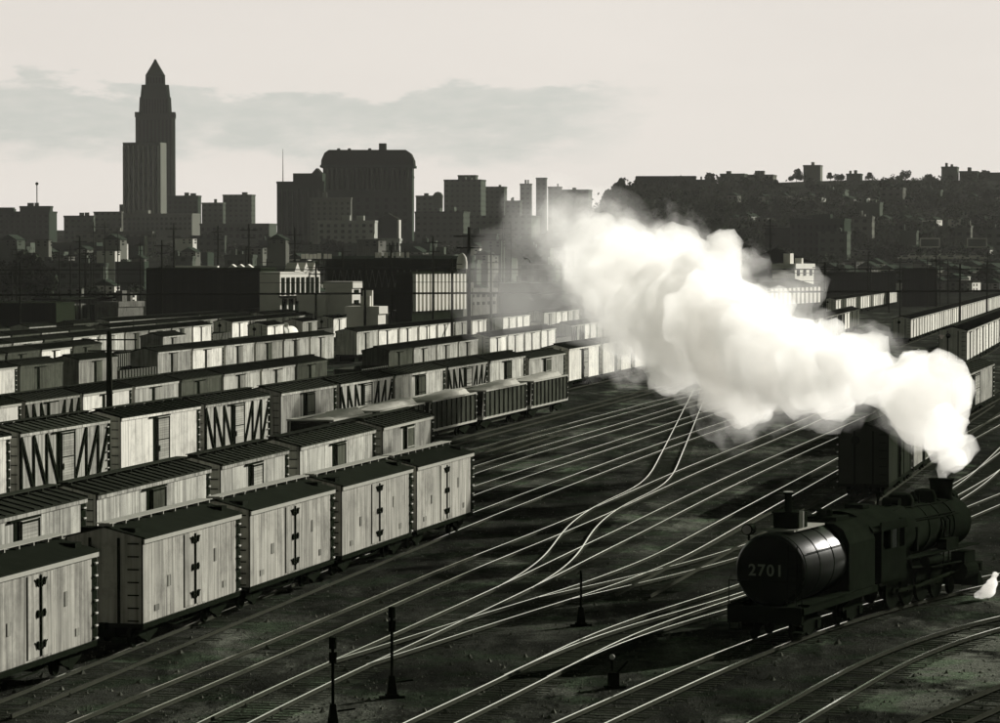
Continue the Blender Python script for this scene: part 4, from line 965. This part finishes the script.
# --- yard edge buildings
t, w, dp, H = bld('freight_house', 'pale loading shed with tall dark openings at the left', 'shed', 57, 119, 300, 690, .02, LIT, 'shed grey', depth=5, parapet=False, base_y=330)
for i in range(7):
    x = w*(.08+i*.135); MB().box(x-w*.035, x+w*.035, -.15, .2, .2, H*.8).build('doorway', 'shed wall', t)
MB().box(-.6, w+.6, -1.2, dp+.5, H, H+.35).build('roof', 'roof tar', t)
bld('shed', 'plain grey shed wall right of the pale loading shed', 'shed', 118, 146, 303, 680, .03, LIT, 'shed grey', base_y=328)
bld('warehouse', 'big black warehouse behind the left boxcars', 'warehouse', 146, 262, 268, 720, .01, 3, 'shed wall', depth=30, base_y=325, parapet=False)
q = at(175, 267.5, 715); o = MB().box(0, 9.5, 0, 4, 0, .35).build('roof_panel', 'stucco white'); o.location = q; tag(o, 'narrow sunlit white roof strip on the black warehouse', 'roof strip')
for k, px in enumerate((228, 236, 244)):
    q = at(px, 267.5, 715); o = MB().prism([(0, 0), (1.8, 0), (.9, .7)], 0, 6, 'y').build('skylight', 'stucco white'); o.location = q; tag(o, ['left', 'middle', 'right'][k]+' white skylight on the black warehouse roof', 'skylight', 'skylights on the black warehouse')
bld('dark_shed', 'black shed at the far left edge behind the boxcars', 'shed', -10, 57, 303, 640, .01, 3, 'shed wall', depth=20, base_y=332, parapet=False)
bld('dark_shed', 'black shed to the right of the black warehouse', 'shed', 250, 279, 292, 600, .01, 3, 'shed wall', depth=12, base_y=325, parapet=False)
# gabled white station
t, w, dp, H = bld('station', 'white arcaded station front with three pointed gables', 'station', 280, 325, 272, 580, .03, LIT, 'stucco white', base_y=312, parapet=False, depth=4)
for i in range(3): x = w*(.42+i*.22); MB().prism([(x-w*.075, H), (x+w*.075, H), (x, H+1.7)], -.1, 2, 'y').build('gable', 'stucco white', t)
for i in range(8): x = w*(.07+i*.122); MB().box(x-w*.033, x+w*.033, -.14, .2, H*.42, H*.86).build('window', 'window dark', t)
for i in range(6): x = w*(.1+i*.16); MB().box(x-w*.05, x+w*.05, -.14, .2, .2, H*.33).build('doorway', 'window dark', t)
MB().box(-.6, w+.6, -1.8, 0, H*.36, H*.40).build('canopy', 'roof tar', t)
bld('white_hut', 'small white hut right of the arcaded station', 'hut', 325, 344, 296, 560, .1, LIT, 'stucco white', base_y=318)
bld('white_hut', 'tiny white hut with dark window by the long shed', 'hut', 352, 361.5, 283, 560, .12, LIT, 'stucco white', base_y=318, win=(1, 2, .5, .4, .3, .9))
bld('white_hut', 'white crate-like hut between the middle boxcar lines', 'hut', 378, 386.5, 308, 480, .12, LIT, 'stucco white', base_y=318)
# long shed with columned front
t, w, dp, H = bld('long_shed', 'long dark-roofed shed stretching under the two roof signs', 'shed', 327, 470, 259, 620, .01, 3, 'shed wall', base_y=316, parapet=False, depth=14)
MB().prism([(-.9, H-1.8), (14.5, H-1.8), (8, H+.6), (6, H+.6)], -.5, w+.5).build('roof', 'stone dark', t)
for i in range(14): x = w*(.03+i*.045); MB().bar((x, -.4, H*.5), (x+w*.022, -.4, H-2), .14).bar((x+w*.045, -.4, H*.5), (x+w*.022, -.4, H-2), .14).build('truss', 'stone', t)
def roof_sign(px0, px1, y, Y, label):
    P = at(px0, y, Y); w = (px1-px0)*Y/F; t = empty('roof_sign', P, 0, label, 'sign', 'roof signs on the long shed')
    MB().box(0, w, 0, .1, -.1, .02).build('frame', 'iron', t)
    for i in range(int(w/2.2)+1): MB().box(i*2.2, i*2.2+.08, .02, .12, -1.3, 0).build('post', 'iron', t)
    rr = random.Random(int(px0)); x = .2
    while x < w-1:
        l = rr.uniform(.45, .85); MB().box(x, x+l, -.05, .05, .04, 1.0+rr.uniform(-.15, .1)).build('letter_board', 'stucco white', t); x += l+rr.choice([.1, .12, .5])
t, w, dp, H = bld('platform_canopy', 'row of sunlit white columns under the right half of the long shed', 'canopy', 412, 470, 272, 560, .02, LIT, 'shed wall', base_y=312, parapet=False, depth=3)
for i in range(14): x = w*(.02+i*.073); MB().box(x-.45, x+.45, -.7, -.1, .1, H-.4).build('column', 'stucco white', t)
for i in range(6): x = w*(.06+i*.16); MB().box(x, x+w*.09, -.09, .1, .2, H*.42).build('panel', 'stucco white', t)
roof_sign(300, 338, 259, 600, 'left white rooftop sign before the courthouse wing')
roof_sign(374, 414, 258, 600, 'right white rooftop sign below the dark gabled house')
# domed tank
q = at(462, 256, 600); q.z = 0; t = empty('domed_tank', q, 0, 'white domed tank standing on legs right of the long shed', 'tank')
h1 = at(462, 270, 600).z; MB().tube([(0, 0, h1), (0, 0, h1+1.5), (0, 0, h1+2.3), (0, 0, h1+2.9), (0, 0, h1+3.2)], [1.0, 1.0, .85, .5, .1], 16).build('tank', 'stucco white', t, smooth=True)
for x in (-.8, .8):
    for y in (-.8, .8): MB().box(x-.12, x+.12, y-.12, y+.12, 0, h1).build('leg', 'trim', t)
bld('pump_house', 'pale small building under the white domed tank', 'building', 455, 474, 284, 590, .1, LIT, 'shed grey', base_y=312, win=(3, 2, .4, .4, .2, .9))
bld('depot', 'pale blocky depot half lost in thin steam', 'building', 470, 500, 290, 640, .1, LIT, 'shed grey', base_y=312, win=(5, 2, .4, .4, .2, .9))
bld('depot', 'low grey warehouse veiled by the steam tail', 'building', 500, 600, 284, 760, .05, 5, 'stone', base_y=305)
# --- right-hand hillside
bld('hilltop_hall', 'long flat-topped dark building on the hill behind the steam', 'building', 636, 696, 176.5, 2180, .02, 6, 'stone dark', base_y=196)
bld('hilltop_hall', 'lower step at right end of the flat-topped hill building', 'building', 694, 711, 180, 2180, .02, 6, 'stone dark', base_y=196)
for px0, px1, yt, by, Y, m_, lb in ((720, 747, 174, 190, 2300, 'stone', 'grey house on the hilltop above the steam gap'), (746, 776, 175, 190, 2310, 'facade pale', 'pale flat apartment house on the hilltop'), (803, 822, 165.5, 186, 2300, 'stone pale', 'tall pale square block highest on the hilltop'),
                                    (846, 862, 174, 188, 2300, 'stone dark', 'dark low house among the hilltop trees'), (941, 958, 167, 184, 2280, 'stone', 'grey square block standing on the right hilltop'), (959, 979, 171.5, 186, 2280, 'stone dark', 'dark sloped-roof house right of grey square block'), (978, 1010, 173, 186, 2290, 'stone dark', 'long low house at the right end of the hilltop'),
                                    (790, 850, 219, 262, 1450, 'stone dark', 'dark hotel with rows of windows on the lower hillside'), (818, 850, 232, 262, 1430, 'facade small', 'grey wing at the right of the dark hillside hotel'), (856, 882, 203, 225, 1750, 'stone', 'grey house front half up the hillside'), (852, 874, 217, 240, 1600, 'facade pale', 'pale stucco house on the slope right of the hotel'),
                                    (815, 848, 190, 205, 2000, 'stone', 'pale-roofed house below the tall hilltop block'), (900, 918, 231, 246, 1500, 'stone', 'small grey house at the foot of the slope'), (955, 972, 226, 246, 1520, 'facade pale', 'pale house left of the right billboard'), (985, 1010, 228, 248, 1500, 'facade small', 'house at the right edge above the street'),
                                    (765, 800, 228, 250, 1500, 'shed wall', 'black shed at the left of the hillside hotel'), (880, 905, 188, 204, 1950, 'facade pale', 'pale terrace among the trees high on the slope'), (925, 942, 190, 205, 1950, 'stone', 'grey terrace right of the pale one among trees')):
    bld('hillside_house', lb, 'house', px0, px1, yt, Y, .12, 12, m_, base_y=by, group='houses on the hill', win=(9, 4, .4, .5, .2, .9) if 'hotel with' in lb else None)
def gable_shed(px0, px1, ytop, yeave, yb, Y, label, wallm='shed wall', roofm='roof tar', yaw=6, depth=20):
    t, w, dp, H = bld('gabled_shed', label, 'shed', px0, px1, yeave, Y, .05, yaw, wallm, base_y=yb, parapet=False, depth=depth)
    hp = at(px0, ytop, Y).z-at(px0, yeave, Y).z
    MB().prism([(-.8, H-.1), (w+.8, H-.1), (w*.45, H+hp)], -.8, dp+.8, 'y').build('roof', roofm, t); return t, w, H
gable_shed(744, 817, 248, 263, 290, 900, 'black gabled shed behind the steam at the right')
t, w, H = gable_shed(766, 823, 279, 288, 306, 620, 'shed with white columns right of the steam', yaw=LIT, depth=8)
for i in range(12): x = w*(.02+i*.086); MB().box(x, x+w*.045, -.8, -.1, .1, H-.2).build('column', 'stucco white', t)
bld('pale_block', 'small pale block on top of columned shed corner', 'building', 795, 816, 265, 690, .1, LIT, 'stucco white', base_y=285, win=(3, 1, .4, .5, .3, .9))
bld('coal_trestle', 'long black trestle shed above the right-hand boxcars', 'shed', 826, 897, 272, 1000, .02, 4, 'shed wall', base_y=290, parapet=False)
bld('dark_shed', 'black shed under the crossarmed poles at the right', 'shed', 903, 938, 268, 900, .02, 4, 'shed wall', base_y=285, parapet=False)
for k, (a_, b_) in enumerate(((920, 940), (967, 987))):
    P = at(a_, 247.5, 1350); w = (b_-a_)*1350/F; t = empty('billboard', P, 0, ['left', 'right'][k]+' framed billboard above the parked cars', 'billboard', 'billboards over the street')
    MB().box(.35, w-.35, .05, .25, .35, 3.6).build('panel', 'stone', t)
    MB().box(0, w, 0, .3, 3.6, 3.95).box(0, w, 0, .3, 0, .35).box(0, .35, 0, .3, .35, 3.6).box(w-.35, w, 0, .3, .35, 3.6).build('frame', 'stucco white', t)
    for x in (.1, w-.4): MB().box(x, x+.25, .05, .3, -5, 0).build('post', 'shed wall', t)
# parked cars along the street at the foot of the hill
cp = empty('parked_car', cat='car', label='x')
MB().prism([(-2.3, .35), (2.3, .35), (2.35, .8), (1.3, .95), (.8, 1.5), (-.9, 1.5), (-1.5, .98), (-2.35, .85)], -.85, .85, 'y').build('body', 'stucco white', cp)
MB().prism([(-1.2, 1.0), (1.05, 1.0), (.7, 1.42), (-.8, 1.42)], -.87, .87, 'y').build('cabin_window', 'glass', cp)
for x in (-1.4, 1.4):
    for y in (-.75, .75): MB().tube([(x, y-.1, .35), (x, y+.1, .35)], .35, 10).build('wheel', 'iron', cp)
for i in range(11):
    P = at(905+i*7.6, 257, 1330); P.z = at(905, 258.6-(i % 2)*1.6, 1330).z-.6
    place(cp, P, R(rnd.uniform(-8, 8)), 'pale parked car, '+ORD[i]+' from the left below the billboards', 'cars parked below the billboards', 1.25)

# ------------------------------------------------------------------ trees
def make_tree(name, seed, h, r, n, m, leaf, conical=False, palm=False):
    rr = random.Random(seed); t = empty(name, cat='tree', label='x')
    tr = MB().tube([(0, 0, -1), (0, 0, h*.35), (.1, 0, h*.7)], [h*.03, h*.02, h*.008], 6)
    if not palm:
        for k in range(6):
            a = rr.uniform(0, 6.28); z = h*rr.uniform(.3, .55); tr.tube([(0, 0, z), (math.cos(a)*r*.6, math.sin(a)*r*.6, z+h*.22)], [h*.012, h*.004], 5)
    else: tr.tube([(.1, 0, h*.7), (.15, 0, h*.95)], [h*.012, h*.01], 6)
    tr.build('trunk', 'bark', t)
    mb = MB()
    if palm:
        for k in range(26):
            a = rr.uniform(0, 6.28); e = rr.uniform(-.6, .9); p = Vector((.15, 0, h*.95)); d = Vector((math.cos(a)*math.cos(e), math.sin(a)*math.cos(e), math.sin(e)))
            for s_ in range(4):
                q = p+d*r*.3; side = d.cross(Vector((0, 0, 1))).normalized()*r*.09*(1.2-s_*.25)
                mb.add([p-side, p+side, q+side*.8, q-side*.8], [(0, 1, 2, 3)]); p = q; d = (d+Vector((0, 0, -.35))).normalized()
    else:
        cl = []
        for k in range(13):
            a = rr.uniform(0, 6.28); u = rr.random()**.6; z = h*rr.uniform(.38, .9)
            rad = r*(1-(z/h-.38)*1.5) if conical else r*math.sqrt(max(.1, 1-((z/h-.6)/.42)**2))
            cl.append((math.cos(a)*rad*u*.8, math.sin(a)*rad*u*.8, z, r*rr.uniform(.28, .5)))
        for k in range(n):
            c = rr.choice(cl); v = Vector((rr.gauss(0, 1), rr.gauss(0, 1), rr.gauss(0, 1))).normalized()*c[3]*rr.uniform(.55, 1.05)
            p = Vector(c[:3])+v; a = Vector((rr.gauss(0, 1), rr.gauss(0, 1), rr.gauss(0, 1))).normalized()*leaf; b = a.orthogonal().normalized()*leaf*rr.uniform(.5, 1)
            mb.add([p-a-b, p+a-b, p+a+b, p-a+b], [(0, 1, 2, 3)])
    mb.build('crown', m, t); return t
TREES = [make_tree('broadleaf_tree', 1, 10, 4.6, 900, 'leaf far', .42), make_tree('broadleaf_tree', 2, 9, 5.2, 900, 'leaf far', .42), make_tree('cypress_tree', 3, 13, 2.4, 700, 'leaf far', .36, True), make_tree('palm_tree', 4, 14, 3.4, 0, 'leaf far', 0, palm=True)]
KN = ['round dark tree', 'broad dark tree', 'slim dark cypress', 'tall palm']
def tree_at(k, px, Y, hs, label, group='trees of the hill and town', yb=None):
    P = at(px, 256, Y); P.z = gz(P.x, Y)-.5 if yb is None else at(px, yb, Y).z
    place(TREES[k], P, rnd.uniform(0, 6), label, group, (hs, hs, hs*rnd.uniform(.9, 1.2)))
cnt = {}
def seq_label(k, where):
    cnt[where] = cnt.get(where, 0)+1; return KN[k]+', '+(ORD[cnt[where]-1] if cnt[where] <= len(ORD) else ORD[cnt[where]-len(ORD)-1]+' last')+' from left '+where
# hill brow, then down the slope
BANDS = [(604, 642, 16, 2190, 'crowding the left hill brow', .85), (700, 1005, 34, 2230, 'along the hill brow', 1.0), (640, 1005, 32, 2080, 'just under the hill brow', 1.0), (620, 1005, 32, 1940, 'on the upper slope', 1.0),
         (600, 1005, 30, 1800, 'halfway down the slope', 1.0), (640, 1005, 28, 1680, 'on the lower slope', 1.0), (700, 1005, 26, 1560, 'at the foot of the slope', .95), (720, 1005, 20, 1420, 'along the street below the hill', .8), (835, 1005, 14, 1150, 'behind the right-hand sheds', .7)]
for p0, p1, n, Y, where, sc in BANDS:
    n = min(n, 34); xs = sorted(rnd.uniform(p0, p1) for _ in range(n))
    for x in xs:
        if (where == 'along the hill brow' and (716 < x < 778 or 800 < x < 824)): k = rnd.choice([2, 3])
        else: k = rnd.choices([0, 1, 2, 3], [5, 5, 1, .7])[0]
        s_ = sc*rnd.uniform(.5, 1.05)*(1 if k < 2 else .75)
        if where == 'along the hill brow': s_ *= .8
        tree_at(k, x, Y+rnd.uniform(-40, 40), s_, seq_label(k, where))
for p0, p1, n, Y, where, sc in ((-5, 62, 11, 1000, 'in the dark grove at far left', 1.15), (-5, 130, 12, 1350, 'behind the far left grove', .95), (140, 300, 10, 1300, 'below the stepped tower', .75), (180, 270, 6, 950, 'behind the black warehouse', .6),
                                (300, 480, 10, 1350, 'in front of the courthouse', .8), (400, 600, 10, 1600, 'under the hazy skyline', .8), (295, 345, 4, 1500, 'by the left courthouse wing', 1.0), (-5, 120, 9, 760, 'behind the pale loading shed', .5), (730, 760, 3, 1200, 'behind the black gabled shed', 1.2)):
    for x in sorted(rnd.uniform(p0, p1) for _ in range(n)):
        k = rnd.choices([0, 1, 2, 3], [5, 5, .6, .4])[0]; tree_at(k, x, Y+rnd.uniform(-40, 40), sc*rnd.uniform(.7, 1.25), seq_label(k, where))

def scrub(name, label, px0, px1, Y0, Y1, n, seed, size):
    rr = random.Random(seed); mb = MB()
    for k in range(n):
        Y = rr.uniform(Y0, Y1); px = rr.uniform(px0, px1); X = (px-500)/F*Y; z = gz(X, Y)
        q = noise.noise(Vector((X*.022, Y*.012, 7)))+.5*noise.noise(Vector((X*.08, Y*.05, 2)))
        if q < rr.uniform(-.25, .2): continue
        h = size*rr.uniform(.4, 1.2)*(1+q*1.3)*Y/1800*(.55 if Y > 2120 else 1)
        for j in range(30):
            a = Vector((rr.gauss(0, 1), rr.gauss(0, 1), rr.gauss(0, 1))).normalized()*h*.13; b = a.orthogonal().normalized()*h*.13
            p = Vector((X, Y, z))+Vector((rr.gauss(0, .5)*h, rr.gauss(0, .5)*h, abs(rr.gauss(.3, .35))*h)); mb.add([p-a-b, p+a-b, p+a+b, p-a+b], [(0, 1, 2, 3)])
    o = mb.build(name, 'leaf far'); tag(o, label, 'scrub', kind='stuff')
scrub('hillside_scrub', 'dark bushes covering the slope of the right-hand hill', 598, 1030, 1380, 2235, 4600, 4, 4.0)
scrub('town_scrub', 'low dark bushes between the town buildings at the left', -20, 600, 900, 1900, 1000, 5, 3.0)
# sunlit small houses and sheds scattered through the town and over the hill
rn3 = random.Random(77); HN = {}; HT = {}
def row_to_dist(px, row_, lo=780, hi=2300):
    Y = lo
    while Y < hi and 256-(gz((px-500)/F*Y, Y)-CH)*F/Y > row_: Y += 10
    return Y
def lit_house(px, py, Y, wpx, hpx, m_, where, group):
    if Y is None: Y = row_to_dist(px, py+hpx)
    HN[where] = HN.get(where, 0)+1; i_ = HN[where]
    by = py+hpx
    t, w, dp, H = bld('house', 'x', 'house', px, px+wpx, py, Y, .05, LIT, m_, base_y=by, parapet=False, depth=rn3.uniform(5, 9), group=group)
    t['label'] = ('pale gabled house, ' if HN[where] % 2 else 'pale flat-topped house, ')+(ORD[i_-1]+' from left ' if i_ <= len(ORD) else ORD[HT.get(where, 50)-i_]+' from right ')+where
    if HN[where] % 2: MB().prism([(-.4, H-.05), (dp+.4, H-.05), (dp/2, H+dp*.28)], -.4, w+.4).build('roof', 'stone dark', t)
    else: MB().box(-.3, w+.3, -.3, dp+.3, H, H+.3).build('roof', 'roof metal', t)
    for k in range(2):
        for j in range(max(1, int(dp/3))): MB().box(-.08, .1, 1.5+j*3-.5, 1.5+j*3+.5, H*(.2+.42*k), H*(.42+.42*k)).build('window', 'window dark', t)
        for j in range(max(1, int(w/6))): MB().box(3+j*6-1.0, 3+j*6+1.0, -.08, .1, H*(.2+.42*k), H*(.42+.42*k)).build('window', 'window dark', t)
for x in sorted(rn3.uniform(0, 600) for _ in range(30)): lit_house(x, rn3.uniform(238, 262), rn3.uniform(1150, 1500), rn3.uniform(3, 9), rn3.uniform(4, 8), rn3.choice(['stone pale', 'shed grey', 'stone', 'stucco white']), 'among the town buildings', 'small houses of the town')
for x in sorted(rn3.uniform(0, 560) for _ in range(30)): lit_house(x, rn3.uniform(270, 297), None, rn3.uniform(3, 10), rn3.uniform(7, 12), rn3.choice(['stone pale', 'shed grey', 'stone', 'stucco white', 'stucco white']), 'along the far yard edge', 'small sheds along the yard edge')
for Y, where in ((1480, 'low on the hillside'), (1720, 'halfway up the hillside'), (1960, 'high on the hillside')):
    for x in sorted(rn3.uniform(735, 1000) for _ in range(26)):
        P = at(x, 256, Y); yb = 256-(gz(P.x, Y)-CH)*F/Y; lit_house(x, yb-rn3.uniform(5, 9), Y, rn3.uniform(4, 9), 9, rn3.choice(['stone pale', 'stone lit', 'stone', 'stone pale', 'shed grey', 'stucco white']), where, 'houses on the hill')
for x in sorted(rn3.uniform(835, 1010) for _ in range(50)): lit_house(x, rn3.uniform(261, 284), None, rn3.uniform(4, 13), rn3.uniform(6, 11), rn3.choice(['stone pale', 'stucco white', 'shed grey']), 'behind the right-hand boxcars', 'small sheds at the right')
# ------------------------------------------------------------------ steam
def steam_material(name, dens, y0, y1, d1, sc=.16, thr=(.38, .60)):
    m = bpy.data.materials.new(name); m.use_nodes = True; t = m.node_tree; t.nodes.clear()
    out = N(t, 'ShaderNodeOutputMaterial'); v = N(t, 'ShaderNodeVolumePrincipled'); L(t, v.outputs[0], out.inputs['Volume'])
    v.inputs['Color'].default_value = (.990, .982, .968, 1); v.inputs['Anisotropy'].default_value = .5
    g = N(t, 'ShaderNodeNewGeometry'); n = N(t, 'ShaderNodeTexNoise'); L(t, g.outputs['Position'], n.inputs['Vector'])
    n.inputs['Scale'].default_value = sc; n.inputs['Detail'].default_value = 3; n.inputs['Roughness'].default_value = .6
    def mr(x, a, b, c, d, sm='SMOOTHSTEP'):
        q = N(t, 'ShaderNodeMapRange', interpolation_type=sm); L(t, x, q.inputs[0])
        for i_, w_ in enumerate((a, b, c, d)): q.inputs[i_+1].default_value = w_
        return q.outputs[0]
    sp = N(t, 'ShaderNodeSeparateXYZ'); L(t, g.outputs['Position'], sp.inputs[0])
    if name.startswith('wisp'):
        base = mr(sp.outputs[1], y0, y1, dens, d1, 'LINEAR'); n.inputs['Roughness'].default_value = .68; n.inputs['Detail'].default_value = 4
        L(t, math_node(t, 'MULTIPLY', base, mr(n.outputs[0], .46, .66, 0, 1)), v.inputs['Density'])
    elif y0 is None: L(t, mr(n.outputs[0], thr[0], thr[1], dens*.1, dens), v.inputs['Density'])
    else:
        base = mr(sp.outputs[1], y0, y1, dens, d1, 'LINEAR')
        # the far plume is torn into wisps, the near one is solid
        lo = mr(sp.outputs[1], y0, y1, -.05, thr[0], 'LINEAR')
        f = math_node(t, 'DIVIDE', math_node(t, 'SUBTRACT', n.outputs[0], lo), .22, True)
        L(t, math_node(t, 'MULTIPLY', base, f), v.inputs['Density'])
    m.cycles.volume_step_rate = 1.0
    return m
def cloud(name, blobs, m, voxel, disp, label, step=None):
    mb = MB()
    for c, r_ in blobs: mb.ball(c, r_, n=14)
    o = mb.build(name, m)
    rm = o.modifiers.new('r', 'REMESH'); rm.mode = 'VOXEL'; rm.voxel_size = voxel; rm.use_smooth_shade = True
    for sc, st in disp:
        tx = bpy.data.textures.new('billow', 'CLOUDS'); tx.noise_scale = sc; tx.noise_depth = 2
        dm = o.modifiers.new('d', 'DISPLACE'); dm.texture = tx; dm.strength = st; dm.mid_level = .5; dm.texture_coords = 'GLOBAL'
    me = bpy.data.meshes.new_from_object(o.evaluated_get(bpy.context.evaluated_depsgraph_get())); o.modifiers.clear(); o.data = me
    tag(o, label, 'steam', kind='stuff'); return o
rr = random.Random(21)
def px_of(p):
    v = p-Vector((0, 0, CH)); c = v.dot(FW); return 500+F*v.x/c, 361.5-F*v.dot(UP)/c
sx, sy = px_of(STACK)
# picture column, row, distance, radius in picture pixels
SPINE = [(sx, sy-2, 0, 9), (sx+5, sy-10, .6, 14), (sx+11, sy-20, 1, 19), (955, 448, 3, 30), (944, 428, 6, 36), (930, 402, 10, 46), (905, 388, 15, 46), (880, 378, 21, 44), (850, 372, 29, 50),
         (820, 370, 38, 52), (790, 370, 48, 56), (762, 356, 60, 66), (735, 338, 74, 84), (705, 325, 90, 86), (675, 312, 108, 84), (650, 298, 126, 78), (622, 278, 146, 66), (598, 258, 170, 56), (572, 242, 195, 44), (552, 236, 215, 34)]
blobs = []; halo = []
for i, (x, y, dY, r_) in enumerate(SPINE):
    Y = STACK.y+dY; mpx = Y/F; c = at(x, y, Y); blobs.append((tuple(c), r_*mpx*.74))
    if i > 5: halo.append((tuple(c), r_*mpx*1.02))
    nb = 10 if i > 3 else 2
    for k in range(nb):
        v = Vector((rr.gauss(0, 1), rr.gauss(0, .5), rr.gauss(0, 1))).normalized()*r_*mpx*.66
        blobs.append((tuple(c+v), r_*mpx*rr.uniform(.18, .36)))
        if i > 5: halo.append((tuple(c+v*1.45), r_*mpx*rr.uniform(.2, .38)))
for x, y, dY, r_ in ((722, 250, 92, 18), (714, 275, 92, 26), (625, 235, 150, 20), (592, 208, 190, 18), (560, 218, 205, 20), (830, 330, 34, 14), (918, 358, 14, 18), (972, 440, 3, 9), (944, 336, 16, 8)):
    blobs.append((tuple(at(x, y, STACK.y+dY)), r_*(STACK.y+dY)/F))
cloud('steam_plume', blobs, steam_material('plume vapour', .8, STACK.y+6, STACK.y+210, .06, .2, (.50, .6)), .42, ((5.0, 2.4), (1.8, 1.3), (.8, .55)), 'great white plume of steam drifting left from the locomotive stack')
cloud('steam_wisps', halo, steam_material('wisp vapour', .16, STACK.y+20, STACK.y+210, .04, .22, (.56, .6)), .6, ((5.0, 4.0), (1.8, 1.8)), 'torn translucent wisps of steam around the white plume')
hb = [(tuple(at(x, y, Y)), r_*Y/F) for x, y, Y, r_ in ((560, 245, 400, 60), (520, 275, 400, 55), (490, 300, 380, 45), (540, 310, 370, 55), (590, 330, 350, 55), (600, 240, 420, 60), (560, 215, 430, 40), (535, 212, 430, 38), (575, 200, 430, 26))]
cloud('thin_steam', hb, steam_material('thin vapour', .022, None, None, 0, .05, (.3, .7)), 1.0, ((9.0, 5.0), (3.0, 2.0)), 'thin grey veil of steam left of the white plume over the yard')
cb = [((CYL.x+.15+a_, CYL.y-.9, .35+b_*.9), r_) for a_, b_, r_ in ((-.1, -.1, .25), (.15, .0, .32), (.35, .4, .26), (.45, .8, .17), (-.3, -.15, .18))]
cloud('cylinder_steam', cb, steam_material('jet vapour', 5.0, None, None, 0, 1.2, (.2, .4)), .08, ((.5, .25),), 'small white puff of steam beside the front cylinder of the locomotive')

# ------------------------------------------------------------------ haze
hz = MB().box(-2500, 2500, -80, 4200, -12, 210).build('haze', 'iron'); tag(hz, kind='stuff')
m = bpy.data.materials.new('haze air'); m.use_nodes = True; t = m.node_tree; t.nodes.clear(); out = N(t, 'ShaderNodeOutputMaterial'); v = N(t, 'ShaderNodeVolumePrincipled')
v.inputs['Color'].default_value = (.97, .96, .90, 1); v.inputs['Density'].default_value = .000019; v.inputs['Anisotropy'].default_value = .3; L(t, v.outputs[0], out.inputs['Volume'])
hz.data.materials.clear(); hz.data.materials.append(m)
